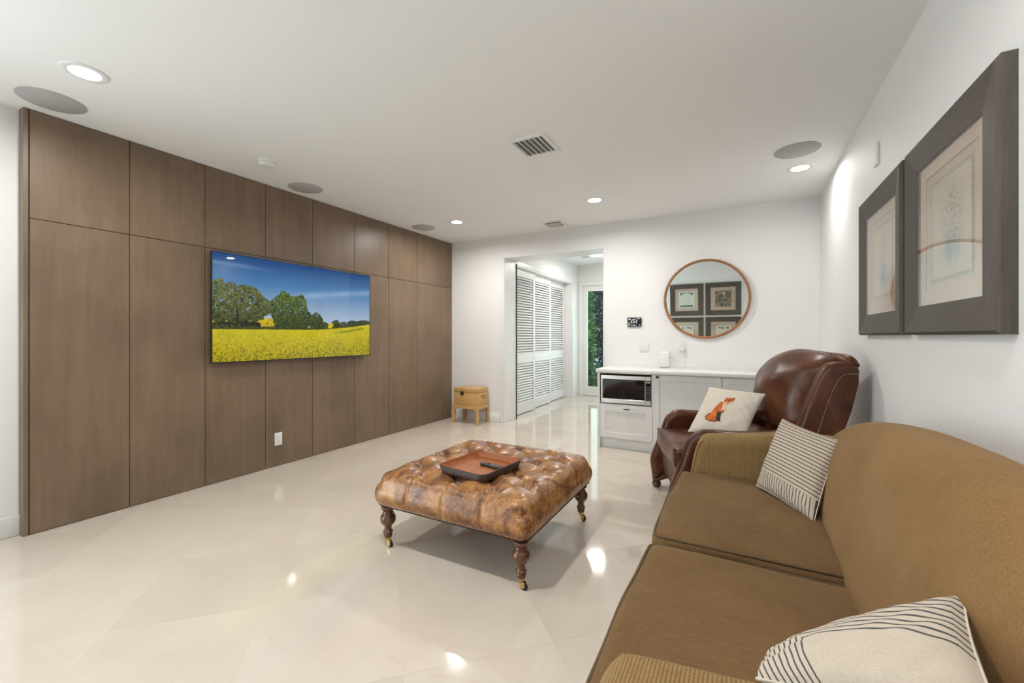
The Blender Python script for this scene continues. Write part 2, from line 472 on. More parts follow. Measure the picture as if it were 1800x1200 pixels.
# ------------------------------------------------------------------ the setting
def struct(name, mb, mat, label):
    return tag(mb.build(name, mat), label, kind='structure')

# floor with its diagonal stone tiles
HX0, HX1, HY1 = -3.95, -1.35, 8.72      # hall extents (closet included)
fl = MB()
fl.box((XL, YF, -0.12), (XR, YB, -0.0006)); fl.box((HX0, YB, -0.12), (HX1, HY1 + .1, -0.0006))
floor = struct('floor', fl, M['grout'], 'polished cream stone floor laid in diagonal tiles')
TS = 0.8627                              # tile diagonal step along X+Y
def clip(poly, x0, x1, y0, y1):
    for ax, lim, sg in ((0, x0, 1), (0, x1, -1), (1, y0, 1), (1, y1, -1)):
        out = []
        for i in range(len(poly)):
            a, b = poly[i], poly[(i+1) % len(poly)]
            da, db = sg*(a[ax]-lim), sg*(b[ax]-lim)
            if da >= 0: out.append(a)
            if da*db < 0:
                t = da/(da-db); out.append((a[0]+(b[0]-a[0])*t, a[1]+(b[1]-a[1])*t))
        poly = out
        if len(poly) < 3: return []
    return poly
for i in range(-9, 14):
    for j in range(-3, 20):
        s0, s1 = 0.085 + i*TS, 0.085 + (i+1)*TS      # X+Y
        d0, d1 = 2.33 + (j-6)*TS, 2.33 + (j-5)*TS    # Y-X
        g = 0.0004
        c = lambda s, d: ((s-d)/2, (s+d)/2)
        poly = [c(s0+g, d0+g), c(s1-g, d0+g), c(s1-g, d1-g), c(s0+g, d1-g)]
        mb = MB()
        for rect in ((XL, XR, YF, YB), (HX0, HX1, YB, HY1)):
            q = clip(poly, *rect)
            if len(q) < 3: continue
            A = sum(q[k][0]*q[(k+1) % len(q)][1]-q[(k+1) % len(q)][0]*q[k][1] for k in range(len(q)))/2
            if abs(A) < 0.002: continue
            if A < 0: q = q[::-1]
            n = len(q)
            cx = sum(p[0] for p in q)/n; cy = sum(p[1] for p in q)/n
            top = [(p[0]+(cx-p[0])*0.0008, p[1]+(cy-p[1])*0.0008, 0.0) for p in q]
            mid = [(p[0], p[1], -0.0003) for p in q]; bot = [(p[0], p[1], -0.012) for p in q]
            fs = [tuple(range(n))]
            for k in range(n):
                k2 = (k+1) % n
                fs += [(n+k, n+k2, k2, k), (2*n+k, 2*n+k2, n+k2, n+k)]
            mb.add(top + mid + bot, fs)
        if mb.v: mb.build('tile', M['tile'], floor)

# ceiling
ce = MB(); ce.box((XL - .2, YF - .2, CEIL), (XR + .2, YB + .02, CEIL + 0.2))
ceiling = struct('ceiling', ce, M['ceil'], 'smooth white ceiling of the den')
ce2 = MB(); ce2.box((HX0 - .1, YB + .02, 2.80), (HX1 + .1, HY1 + .3, 3.0))
struct('ceiling_hall', ce2, M['ceil'], 'white ceiling of the entry hall')

# left wall: opening behind the camera, added to let the fill lamp in
WY0, WY1, WZ0, WZ1 = -1.43, -0.23, 0.12, 2.36
wl = MB()
wl.box((XL - .15, YF, 0), (XL, WY0, CEIL)); wl.box((XL - .15, WY1, 0), (XL, YB + .37, CEIL))
wl.box((XL - .15, WY0, 0), (XL, WY1, WZ0)); wl.box((XL - .15, WY0, WZ1), (XL, WY1, CEIL))
wall_left = struct('wall_left', wl, M['wall'], 'white left wall covered with brown wood panels')
def window(name, loc, rz, w, h, label):
    t = thing(name, label, None, loc, rz); tag(t, kind='structure')
    fr = MB(); b = 0.06
    for lo, hi in (((-w/2, -.04, 0), (-w/2+b, .04, h)), ((w/2-b, -.04, 0), (w/2, .04, h)), ((-w/2+b, -.04, 0), (w/2-b, .04, b)), ((-w/2+b, -.04, h-b), (w/2-b, .04, h)), ((-.03, -.04, b), (.03, .04, h-b))):
        fr.box(lo, hi)
    fr.build('window_frame', M['trim'], t)
    for x0, x1 in ((-w/2+b, -.03), (.03, w/2-b)):
        p = MB(); p.box((x0, -.005, b), (x1, .005, h-b)); p.build('pane', M['glass'], t)
    return t
window('fill_window_1', (XL - .1, (WY0+WY1)/2, WZ0), R(90), WY1-WY0, WZ1-WZ0, 'made-up white framed window behind the camera, added for fill light')  # invented window, unseen, gives the fill lamp a way in
wf = MB(); wf.box((XL - .15, YF - .15, 0), (XR + .15, YF, CEIL))
struct('wall_front', wf, M['wall'], 'white wall behind the camera, seen in the round mirror')
wr = MB(); wr.box((XR, YF, 0), (XR + .15, YB + .37, CEIL))
struct('wall_right', wr, M['wall'], 'white textured right wall with two framed prints')
# back wall with the cased opening to the hall
DX0, DX1, DZ = -3.074, -1.572, 2.435
wb_ = MB()
wb_.box((XL, YB, 0), (DX0, YB + .37, CEIL)); wb_.box((DX1, YB, 0), (XR, YB + .37, CEIL)); wb_.box((DX0, YB, DZ), (DX1, YB + .37, CEIL))
struct('wall_back', wb_, M['wall'], 'white back wall with round mirror and opening to the hall')
# hall walls
cz = 2.375
wh = MB()
wh.box((-3.15, YB + .37, cz + .05), (-3.10, HY1, 2.8))                  # above the closet doors
wh.box((HX0, 8.33, 0), (-3.10, HY1, cz + .05))                        # beyond the closet
wh.box((HX0 - .1, YB + .37, 0), (HX0, HY1, 2.8))                        # closet back
struct('wall_hall_left', wh, M['wall'], 'white hall wall around the louvred closet')
wh = MB(); wh.box((HX1, YB + .37, 0), (HX1 + .1, HY1, 2.8))
struct('wall_hall_right', wh, M['wall'], 'white right wall of the hall')
EX0, EX1, EZ = -3.0, -1.78, 2.36
wh = MB()
wh.box((HX0, HY1, 0), (EX0, HY1 + .15, 2.8)); wh.box((EX1, HY1, 0), (HX1 + .1, HY1 + .15, 2.8)); wh.box((EX0, HY1, EZ), (EX1, HY1 + .15, 2.8))
struct('wall_hall_back', wh, M['wall'], 'white end wall of the hall around the glass entry door')

# baseboards
def baseboard(name, lo, hi, label):
    b = MB(); b.box(lo, hi, 0.006, 2); return struct(name, b, M['trim'], label)
baseboard('baseboard_left', (XL, YF + .02, 0), (XL + .018, 0.885, .132), 'white baseboard on the left wall before the wood panels')
baseboard('baseboard_back', (XP + .001, YB - .016, 0), (DX0 - .06, YB, .132), 'white baseboard behind the bamboo chest')
baseboard('baseboard_right', (XR - .016, YF, 0), (XR, 4.68, .132), 'white baseboard along the right wall')
baseboard('baseboard_front', (XL + .02, YF, 0), (XR - .02, YF + .016, .132), 'white baseboard behind the camera')
# cased opening: thin lining proud of the wall
tr = MB()
tr.box((DX0, YB - .012, 0), (DX0 + .012, YB + .37, DZ), .003); tr.box((DX1 - .012, YB - .012, 0), (DX1, YB + .37, DZ), .003)
tr.box((DX0 + .012, YB - .012, DZ - .012), (DX1 - .012, YB + .37, DZ), .003)
struct('trim_1', tr, M['trim'], 'white lining of the wide opening to the hall')
tr = MB()
tr.box((DX0 - .06, YB - .008, 0), (DX0 - .0005, YB, DZ + .03), .003)
struct('trim_2', tr, M['trim'], 'flat white strip left of the opening to the hall')
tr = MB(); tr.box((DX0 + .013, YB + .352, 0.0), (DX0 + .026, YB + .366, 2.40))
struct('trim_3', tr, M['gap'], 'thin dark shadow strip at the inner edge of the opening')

# wood panelling: pieces of the left wall
bk = MB(); bk.box((XL, 0.886, 0), (XP - .018, YB, CEIL)); tag(bk.build('panel_backing', M['gap'], wall_left))
ys = [0.906, 1.414, 1.921, 2.439, 2.948, 3.502, 4.052, 4.605, 5.152, YB - .002]
ZJ = 2.039
for a, b in zip(ys[:-1], ys[1:]):
    for z0, z1 in ((0.002, ZJ), (ZJ, CEIL - .002)):
        p = MB(); p.box((XP - .018, a + .0022, z0 + .002), (XP, b - .0022, z1 - .002), .0015)
        p.build('panel', M['panel'], wall_left)
p = MB(); p.box((XL, 0.880, 0), (XP + .001, 0.903, CEIL - .001), .001); p.build('panel_edge', M['panel'], wall_left)

# ------------------------------------------------------------------ hall: closet doors, entry door, lights
def louvre_door(x, y0, y1, label, idx):
    """sliding closet door, face towards +X"""
    w = y1 - y0; z1 = cz - .015 - .0
    t = thing('closet_door', label, 'closet door', (x, (y0+y1)/2, 0.012), 0, 'louvred closet doors')
    st = 0.07; th = 0.032
    f = MB(); f.box((-th, -w/2, 0), (0, -w/2 + st, z1), .002); f.build('stile', M['trim'], t)
    f = MB(); f.box((-th, w/2 - st, 0), (0, w/2, z1), .002); f.build('stile', M['trim'], t)
    for a, b in ((0, .16), (.82, .97), (z1 - .12, z1)):
        f = MB(); f.box((-th, -w/2 + st, a), (0, w/2 - st, b), .002); f.build('rail', M['trim'], t)
    if 'slat' not in globals_cache:
        s = MB(); ang = R(50); Mx = Matrix.Rotation(ang, 4, 'Y')
        s.box((-.0245, -0.5, -.003), (.0245, 0.5, .003), .0015, 1, 0, Mx)
        o = s.build('slat', M['trim'], t); globals_cache['slat'] = o.data; COL.objects.unlink(o); bpy.data.objects.remove(o)
    for a, b in ((.16, .82), (.97, z1 - .12)):
        n = int(round((b-a)/.0435)); p = (b-a)/n
        for k in range(n):
            o = bpy.data.objects.new('slat', globals_cache['slat']); COL.objects.link(o)
            o.parent = t; o.location = (-th/2, 0, a + p*(k+.5)); o.scale = (1, w - 2*st, 1)
    k = MB(); k.lathe([(0.0, 0), (.014, 0), (.016, .003), (.010, .004), (0.0, .002)], 14, 0, Matrix.Translation((0, w/2 - .035 if idx == 0 else w/2 - .035, .89)) @ Matrix.Rotation(R(90), 4, 'Y'))
    k.build('finger_pull', M['steel'], t)
    return t
globals_cache = {}
louvre_door(-3.165, 5.83, 6.68, 'white louvred closet door nearest the opening', 0)
louvre_door(-3.215, 6.62, 7.50, 'middle white louvred closet door in the hall', 1)
louvre_door(-3.265, 7.44, 8.32, 'white louvred closet door farthest down the hall', 1)
tr = MB(); tr.box((-3.36, YB + .37, cz + .0), (-3.10, 8.33, cz + .05), .004); tr.box((-3.10, YB + .37, cz + .02), (-3.085, 8.39, cz + .085), .004); tr.box((-3.10, 8.33, 0), (-3.085, 8.39, cz + .02), .004)
struct('trim_4', tr, M['trim'], 'white head track and casing of the louvred closet')

t = thing('door_1', 'white entry door with one tall glass pane at the hall end', None, ((EX0+EX1)/2, HY1, 0)); tag(t, kind='structure')
hw = (EX1-EX0)/2
c = MB()
for lo, hi in (((-hw-.07, -.02, 0), (-hw, .0, EZ+.07)), ((hw, -.02, 0), (hw+.07, .0, EZ+.07)), ((-hw, -.02, EZ), (hw, .0, EZ+.07))): c.box(lo, hi, .004)
c.build('door_casing', M['trim'], t)
d = MB(); gx0, gx1, gz0, gz1 = -hw + .09, hw - .09, .20, 2.245
for lo, hi in (((-hw, .03, 0.005), (gx0, .08, EZ)), ((gx1, .03, 0.005), (hw, .08, EZ)), ((gx0, .03, 0.005), (gx1, .08, gz0)), ((gx0, .03, gz1), (gx1, .08, EZ))): d.box(lo, hi, .003)
d.build('door_leaf', M['trim'], t)
g = MB(); g.box((gx0, .05, gz0), (gx1, .058, gz1)); g.build('pane', M['doorglass'], t)
k = MB(); k.tube([(hw-.045, .03, 1.0), (hw-.045, -.02, 1.0), (hw-.14, -.02, 1.0)], .01); k.build('door_handle', M['steel'], t)

# garden outside the entry door
gd = MB(); gd.box((-12, HY1 + .15, -.16), (8, 24, -.02)); struct('ground', gd, M['patio'], 'pale paving outside the entry door')
def shrub(name, label, loc, size, n, mat, ls, seed):
    r = np.random.RandomState(seed)
    t = thing(name, label, 'shrub', loc, 0, 'garden planting outside the door')
    s = MB(); s.tube([(0, 0, 0), (.02, .01, size[2]*.5), (-.03, .03, size[2]*.95)], [.05, .04, .015], 8)
    for k in range(5):
        a = r.rand()*6.28; z = size[2]*(.3 + .12*k)
        s.tube([(0, 0, z), (math.cos(a)*size[0]*.4, math.sin(a)*size[1]*.4, z + .3)], [.02, .006], 6)
    s.build('stem', M['bark'], t)
    vs = []; fs = []
    for k in range(n):
        a = r.rand()*6.283; z = r.rand(); rr = (0.55 + .45*r.rand()) * (1 - .45*abs(2*z-1)**3)
        p = np.array([math.cos(a)*size[0]*rr, math.sin(a)*size[1]*rr, .04 + z*size[2]])
        d1 = r.randn(3); d1 /= np.linalg.norm(d1); d2 = np.cross(d1, r.randn(3)); d2 /= np.linalg.norm(d2)
        L = ls*(.6 + .8*r.rand()); W = L*.42
        b = len(vs)
        vs += [tuple(p), tuple(p + d1*L*.5 + d2*W*.5), tuple(p + d1*L), tuple(p + d1*L*.5 - d2*W*.5)]
        fs.append((b, b+1, b+2, b+3))
    f = MB(); f.add(vs, fs, 0, False); o = f.build('foliage', mat, t); o['kind'] = 'stuff'
shrub('garden_shrub', 'light green leafy shrub outside the door glass, left side', (-3.72, 10.45, -.02), (.44, .36, 2.7), 3400, M['leaf_light'], .13, 1)
shrub('garden_shrub', 'low pale green shrub at the foot of the door glass', (-3.05, 9.45, -.02), (.28, .24, .60), 800, M['leaf_light'], .09, 2)
shrub('garden_tree', 'dark columnar evergreen outside the door glass, right side', (-3.22, 11.55, -.02), (.38, .38, 3.8), 6500, M['leaf_teal'], .10, 3)
shrub('garden_shrub', 'tall dark shrub beyond the light green one outside', (-5.05, 13.4, -.02), (.98, .7, 4.1), 7000, M['leaf_dark'], .17, 4)
shrub('garden_shrub', 'broad dark shrub beyond the columnar evergreen outside', (-2.75, 13.5, -.02), (.98, .7, 4.1), 7000, M['leaf_dark'], .17, 5)

# ------------------------------------------------------------------ ceiling fittings
def downlight(x, y, label, power=LAMP_W):
    t = thing('downlight', label, 'ceiling light', (x, y, CEIL), 0, 'recessed ceiling lights')
    r = MB(); prof = [(.066, -.0035), (.070, -.006), (.098, -.005), (.103, -.0015), (.103, .0)]
    n = 40
    rings = [[(q*math.cos(2*math.pi*j/n), q*math.sin(2*math.pi*j/n), z) for j in range(n)] for q, z in prof]
    r.loft(rings, caps=False); r.build('trim_ring', M['trim'], t)
    l = MB(); l.lathe([(0.0675, -.003), (.0665, -.0055), (.03, -.007), (0.0005, -.0075)], 40); l.build('lens', M['lens'], t)
    la = bpy.data.lights.new('downlight_lamp', 'AREA'); la.shape = 'DISK'; la.size = .11; la.energy = power; la.spread = R(170); la.color = (1.0, .965, .925)
    lo = bpy.data.objects.new('downlight_lamp', la); COL.objects.link(lo); lo.parent = t; lo.location = (0, 0, -.012)
    return t
downlight(-3.20, 0.93, 'lit round recessed light near the left end of the wood panels', 10.0)
downlight(-3.20, 4.42, 'lit recessed light by the far end of the wood panels')
downlight(-1.385, 4.41, 'lit recessed light before the opening, between vent and back wall')
downlight(0.45, 4.42, 'lit recessed light near the right wall corner', 5.0)
downlight(-1.385, 0.93, 'recessed light over the middle of the room, out of frame')
downlight(0.30, 0.93, 'recessed light above the sofa, out of frame', 9.0)

def ceiling_speaker(x, y, r, label):
    t = thing('ceiling_speaker', label, 'speaker', (x, y, CEIL), 0, 'round ceiling speakers')
    s = MB(); s.lathe([(r, 0.0), (r, -.003), (r-.004, -.005), (r-.006, -.0045)], 48); s.build('rim', M['speaker'], t)
    g = MB(); g.lathe([(r-.006, -.003), (r-.008, -.0052), (.01, -.0065), (0.0005, -.0066)], 48); g.build('grille', M['speaker'], t)
ceiling_speaker(-3.765, 0.945, .155, 'round grey ceiling speaker above the left end of the panels')
ceiling_speaker(-3.78, 2.695, .155, 'round grey ceiling speaker past the smoke detector')
ceiling_speaker(-3.76, 4.43, .155, 'round grey ceiling speaker at the far end of the panels')
ceiling_speaker(0.385, 3.99, .155, 'round grey ceiling speaker near the right wall')

t = thing('smoke_detector', 'small white smoke detector on the ceiling above the television', 'smoke detector', (-3.49, 2.13, CEIL))
s = MB(); s.lathe([(.075, 0), (.075, -.012), (.070, -.016)], 32); s.build('base_plate', M['plastic'], t)
s = MB(); s.lathe([(.060, -.016), (.062, -.028), (.055, -.040), (.03, -.045), (.0005, -.045)], 32); s.build('sensor_cap', M['plastic'], t)

def vent(name, x0, x1, y0, y1, z, n, label, axis='x', damper=True):
    t = thing(name, label, 'vent', ((x0+x1)/2, (y0+y1)/2, z), 0, 'ceiling air vents')
    hx, hy = (x1-x0)/2, (y1-y0)/2; b = .035
    f = MB()
    for lo, hi in (((-hx, -hy, -.008), (hx, -hy+b, 0)), ((-hx, hy-b, -.008), (hx, hy, 0)), ((-hx, -hy+b, -.008), (-hx+b, hy-b, 0)), ((hx-b, -hy+b, -.008), (hx, hy-b, 0))): f.box(lo, hi, .002)
    f.build('frame', M['trim'], t)
    k = MB(); k.box((-hx+b, -hy+b, -.0015), (hx-b, hy-b, -.0005)); k.build('backing', M['ventback'], t)
    for i in range(n):
        s = MB()
        if axis == 'x':
            y = -hy + b + (2*(hy-b))*(i+.5)/n
            s.box((-hx+b, -.016, -.0015), (hx-b, .016, .0015), 0, 1, 0, Matrix.Translation((0, y, -.014)) @ Matrix.Rotation(R(40), 4, 'X'))
        else:
            x = -hx + b + (2*(hx-b))*(i+.5)/n
            s.box((-.014, -hy+b, -.0015), (.014, hy-b, .0015), 0, 1, 0, Matrix.Translation((x, 0, -.012)) @ Matrix.Rotation(R(38), 4, 'Y'))
        s.build('slat', M['trim'], t)
    return t
vent('ceiling_vent', -1.555, -1.245, 2.77, 3.10, CEIL, 6, 'square white louvred air vent in the middle of the ceiling', 'y')
vent('ceiling_vent', -2.265, -2.005, 4.965, 5.235, CEIL, 8, 'small white ceiling vent close to the back wall', 'x')
vent('ceiling_vent', -2.72, -2.42, 7.70, 7.86, 2.80, 4, 'narrow vent in the hall ceiling', 'x')
t = thing('hall_light', 'round white flush ceiling light glowing in the hall', 'ceiling light', (-2.25, 7.32, 2.80))
s = MB(); s.lathe([(.19, 0), (.19, -.03), (.18, -.035)], 40); s.build('base', M['trim'], t)
s = MB(); s.lathe([(.178, -.03), (.175, -.06), (.14, -.085), (.08, -.098), (.0005, -.102)], 40); s.build('diffuser', M['hall_lens'], t)
la = bpy.data.lights.new('hall_lamp', 'AREA'); la.shape = 'DISK'; la.size = .34; la.energy = HALL_W; la.color = (1.0, .97, .92)
lo = bpy.data.objects.new('hall_lamp', la); COL.objects.link(lo); lo.parent = t; lo.location = (0, 0, -.11)

# ------------------------------------------------------------------ print painting
def noise2(h, w, cell, seed):
    r = np.random.RandomState(seed); out = np.zeros((h, w)); amp = 1; tot = 0
    for _ in range(5):
        gh, gw = max(2, int(h/cell)+2), max(2, int(w/cell)+2); g = r.rand(gh, gw)
        y = np.linspace(0, gh-1.001, h); x = np.linspace(0, gw-1.001, w)
        yi, xi = y.astype(int), x.astype(int); fy, fx = (y-yi)[:, None], (x-xi)[None]
        fy = fy*fy*(3-2*fy); fx = fx*fx*(3-2*fx)
        out += amp*((g[yi][:, xi]*(1-fx)+g[yi][:, xi+1]*fx)*(1-fy)+(g[yi+1][:, xi]*(1-fx)+g[yi+1][:, xi+1]*fx)*fy)
        tot += amp; amp *= .55; cell = max(1, cell/2)
    return out/tot
def inpoly(px, py, poly):
    ins = np.zeros(px.shape, bool); n = len(poly)
    for i in range(n):
        x0, y0 = poly[i]; x1, y1 = poly[(i+1) % n]
        if y0 == y1: continue
        ins ^= ((py < y0) != (py < y1)) & (px < (x1-x0)*(py-y0)/(y1-y0)+x0)
    return ins
def lin(rgb): return np.array(srgb(*rgb)[:3])
def set_print(o, cols):
    a = o.data.color_attributes.new('print', 'FLOAT_COLOR', 'POINT')
    d = np.ones((len(o.data.vertices), 4), np.float32); d[:len(cols), :3] = cols
    a.data.foreach_set('color', d.ravel())
def sheet(name, w, h, nx, ny, cols, mat, parent, off=0.0):
    """flat print in local xz, facing -y, row 0 on top; cols is (ny+1, nx+1, 3)"""
    X, Z = np.meshgrid(np.linspace(-w/2, w/2, nx+1), np.linspace(h/2, -h/2, ny+1))
    vs = np.stack([X, np.full(X.shape, off), Z], -1).reshape(-1, 3)
    idx = np.arange((nx+1)*(ny+1)).reshape(ny+1, nx+1)
    fs = np.stack([idx[:-1, :-1], idx[1:, :-1], idx[1:, 1:], idx[:-1, 1:]], -1).reshape(-1, 4)
    mb = MB(); mb.add(vs.tolist(), fs.tolist())
    o = mb.build(name, mat, parent); set_print(o, cols.reshape(-1, 3)); return o

def tv_picture(nx, ny):
    U, V = np.meshgrid(np.linspace(0, 1, nx+1), np.linspace(0, 1, ny+1)); h, w = U.shape
    n1 = noise2(h, w, 60, 1); n2 = noise2(h, w, 12, 2); n3 = noise2(h, w, 5, 3); n4 = noise2(h, w, 3, 8)
    top, mid, low = lin((10, 62, 120)), lin((70, 122, 170)), lin((172, 188, 206))
    s = np.clip(V/.66, 0, 1)[..., None]
    img = np.where(s < .4, top + (mid-top)*(s/.4), mid + (low-mid)*((s-.4)/.6))
    wisp = np.exp(-((V-(.36-.22*(U-.35)))/.035)**2)*np.clip((U-.3)/.3, 0, 1)*.55 + np.exp(-((V-.09-.05*U)/.02)**2)*.25*np.clip((.34-U)/.2, 0, 1)
    img = img + (lin((150, 178, 208))-img)*np.clip(wisp*(.5+n1), 0, .7)[..., None]
    hor = .70 - .01*U - .075*np.clip((U-.55)/.45, 0, 1)**1.5
    far = (V > .60 - .02*np.sin(U*9) + .05*(n2-.5)) & (V < hor+.02) & (U < .42 + .06*(n2-.5))                                     # distant field strip
    img[far] = (lin((190, 165, 20))*(.7+.6*n3[..., None]))[far]
    def crown(cx, cy, rx, ry, seed, rag=.55):
        d = ((U-cx)/rx)**2 + ((V-cy)/ry)**2
        return d + (noise2(h, w, 16, seed)-.5)*rag*2.2 < 1
    def paint(mask, a, b, seed):
        t = np.clip((noise2(h, w, 5, seed)*.55+n4*.25+noise2(h, w, 2.0, seed+50)*.25-.36)*3.4, 0, 1)*np.clip(1.15-.9*(V-.3)/.4, .25, 1)
        t = t[..., None]
        mask = mask & ((noise2(h, w, 4, seed+90) > .30) | (V > .56)); img[mask] = (a + (b-a)*t)[mask]
    dk, lt = lin((20, 30, 15)), lin((112, 118, 50))
    hedge = (V > .645) & (V < hor+.012) & (U < .66)
    paint(crown(.03, .45, .10, .20, 11) | crown(.13, .44, .13, .18, 12) | crown(.21, .48, .075, .15, 13) | crown(.10, .55, .15, .08, 10), dk, lt, 21)
    paint(((np.abs(U-.118-.02*(V-.6)) < .006) & (V > .5) & (V < hor)) | crown(.05, .665, .08, .035, 14) | crown(.17, .66, .07, .04, 15), lin((16, 18, 10)), lin((60, 64, 24)), 22)
    paint(crown(.37, .47, .085, .155, 16) | crown(.45, .48, .075, .155, 17) | crown(.41, .60, .125, .10, 18) | crown(.50, .58, .05, .10, 19), dk, lin((98, 120, 40)), 23)
    paint(crown(.575, .60, .048, .095, 31) | crown(.63, .65, .04, .05, 32), lin((28, 40, 20)), lin((96, 112, 56)), 24)
    paint(crown(.72, .62, .035, .045, 33) | crown(.78, .625, .035, .035, 34) | crown(.86, .61, .05, .035, 35) | crown(.94, .60, .06, .035, 36) | crown(.99, .60, .03, .03, 37), lin((34, 46, 30)), lin((84, 98, 66)), 25)
    n6_ = noise2(h, w, 14, 66)
    hc = lin((24, 32, 14)) + (lin((74, 84, 30))-lin((24, 32, 14)))*np.clip((n4*.5+n3*.5-.4)*4, 0, 1)[..., None]
    hm = hedge & (n3*.5+n4*.5 > .34 + .25*(V < .668)); img[hm] = hc[hm]
    hb = (U > .655) & (V > .636 - .02*n6_) & (V < hor + .02); img[hb] = hc[hb]
    pt = (U > .664 + .02*(n3-.5)) & (U < .70 + .03*(n3-.5)) & (V > .612) & (V < hor - .008); img[pt] = (lin((196, 178, 30))*(.7 + .6*n4[..., None]))[pt]
    fld = V > hor + (n3-.5)*.012
    q = np.clip((V-hor)/(1-hor), 0, 1)
    n5 = noise2(h, w, 2.2, 77); n6 = noise2(h, w, 26, 78)
    fl = lin((206, 190, 22))*(1-q[..., None]) + lin((186, 168, 22))*q[..., None]
    gr = (n3*.35+n5*.65)
    gaps = np.clip((.53 - .05*(1-q) - gr)*5*(.25+q) + .15*(1-q), 0, .65)
    fl = fl + (lin((112, 116, 20))-fl)*gaps[..., None]
    dark = np.clip((.46 + .06*q - gr)*8*q, 0, .6)*np.clip((q-.30)*1.8, 0, 1)
    fl = fl + (lin((48, 60, 16))-fl)*dark[..., None]
    fl *= (.76+.3*n6)[..., None]
    trk = np.exp(-((V-hor-.045+.05*(U-.85))/.012)**2)*np.clip((U-.68)/.1, 0, 1)*(U < .95)
    fl = fl + (lin((110, 118, 22))-fl)*np.clip(trk, 0, .8)[..., None]
    img[fld] = fl[fld]
    return img

# ------------------------------------------------------------------ television and outlet on the panels
TVX = -3.96
t = thing('television', 'large flat television on the wood panels showing a yellow rapeseed field', 'television', (TVX, 2.81, 1.528), R(90))
# local x runs along +Y, local -y faces the room (+X)
W, Ht = 1.742, .965
b = MB(); b.box((-W/2, 0.0, -Ht/2), (W/2, .022, Ht/2), .003); b.box((-W/2+.2, .022, -Ht/2+.08), (W/2-.2, .05, Ht/2-.3), .006); b.build('case', M['blackplastic'], t)
b = MB()
for lo, hi in (((-W/2, -.004, Ht/2-.006), (W/2, 0, Ht/2)), ((-W/2, -.004, -Ht/2), (W/2, 0, -Ht/2+.010)), ((-W/2, -.004, -Ht/2+.01), (-W/2+.006, 0, Ht/2-.006)), ((W/2-.006, -.004, -Ht/2+.01), (W/2, 0, Ht/2-.006))): b.box(lo, hi)
b.build('bezel', M['blackplastic'], t)
sheet('screen', W - .012, Ht - .016, 520, 290, tv_picture(520, 290), M['screen'], t, -.002).location = (0, 0, .002)
k = MB(); k.box((-.15, .022, -.15), (.15, .058, .15), .003); k.build('wall_bracket', M['iron'], t)

def plate(name, loc, rz, w, h, label, cat, kind):
    t = thing(name, label, cat, loc, rz)
    p = MB(); p.box((-w/2, -.006, -h/2), (w/2, 0, h/2), .002, 2); p.build('cover_plate', M['plastic'], t)
    if kind == 'outlet':
        p = MB(); p.box((-.017, -.009, -.034), (.017, -.006, .034), .001); f = p.build('receptacle', M['plastic'], t)
        p = MB()
        for z in (.016, -.022):
            p.box((-.008, -.0095, z), (-.006, -.0088, z+.008)); p.box((.006, -.0095, z), (.008, -.0088, z+.007)); p.box((-.0015, -.0095, z-.008), (.0015, -.0088, z-.005))
        p.build('slots', M['greymark'], f)['kind'] = 'stuff'
    elif kind == 'switch':
        for x in (-.026, .026):
            p = MB(); p.box((x-.017, -.010, -.034), (x+.017, -.006, .034), .002); p.build('rocker', M['plastic'], t)
    return t
plate('wall_outlet', (XP, 2.567, .266), R(90), .076, .125, 'white outlet plate low on the wood panels', 'outlet', 'outlet')

# ------------------------------------------------------------------ bamboo chest on stand
t = thing('bamboo_chest', 'small golden bamboo chest on a four legged stand', 'chest', (-3.54, 5.235, 0))
# chest box
b = MB(); b.box((-.212, -.138, .262), (.212, .138, .452), .004, 2); b.build('body', M['bamboo'], t)
b = MB(); b.box((-.212, -.138, .455), (.212, .138, .522), .006, 2); b.build('lid', M['bamboo'], t)
b = MB(); b.box((-.208, -.134, .451), (.208, .134, .456)); b.build('lid_seam', M['gap'], t)
for z0, z1 in ((.2185, .262),):
    b = MB()
    for lo, hi in (((-.226, -.152, z0), (.226, -.127, z1)), ((-.226, .127, z0), (.226, .152, z1)), ((-.226, -.127, z0), (-.201, .127, z1)), ((.201, -.127, z0), (.226, .127, z1))): b.box(lo, hi, .004, 2)
    b.build('apron', M['bamboo'], t)
for sx in (-1, 1):
    for sy in (-1, 1):
        b = MB()
        x0, x1 = sorted((sx*.226, sx*.186)); y0, y1 = sorted((sy*.152, sy*.118))
        b.box((x0, y0, 0), (x1, y1, .23), .004, 2)
        xx = sx*.186; br = [(xx - sx*.0, .2185), (xx - sx*.045, .2185), (xx - sx*.028, .210), (xx - sx*.008, .192), (xx, .165)]
        b.slab(br, sy*.152 if sy < 0 else sy*.127, sy*.127 if sy < 0 else sy*.152, .001, 1)
        b.build('leg', M['bamboo'], t)
c = MB(); c.lathe([(.0005, .0), (.0005, .003), (.030, .003), (.034, .0)], 24, 0, Matrix.Translation((-.06, -.138, .44)) @ Matrix.Rotation(R(90), 4, 'X'))
lk = c.build('lock_plate', M['iron'], t)
c = MB(); c.box((-.067, -.146, .425), (-.053, -.139, .452), .002); c.build('hasp', M['brass'], lk)
c = MB()
for y in (-.035, .035): c.lathe([(.0005, 0), (.009, 0), (.006, .008), (.0005, .01)], 12, 0, Matrix.Translation((.212, y, .41)) @ Matrix.Rotation(R(90), 4, 'Y'))
c.tube(smooth_path([(.222, -.035, .408), (.226, -.03, .385), (.227, 0, .375), (.226, .03, .385), (.222, .035, .408)]), .003)
c.build('side_handle', M['iron'], t)

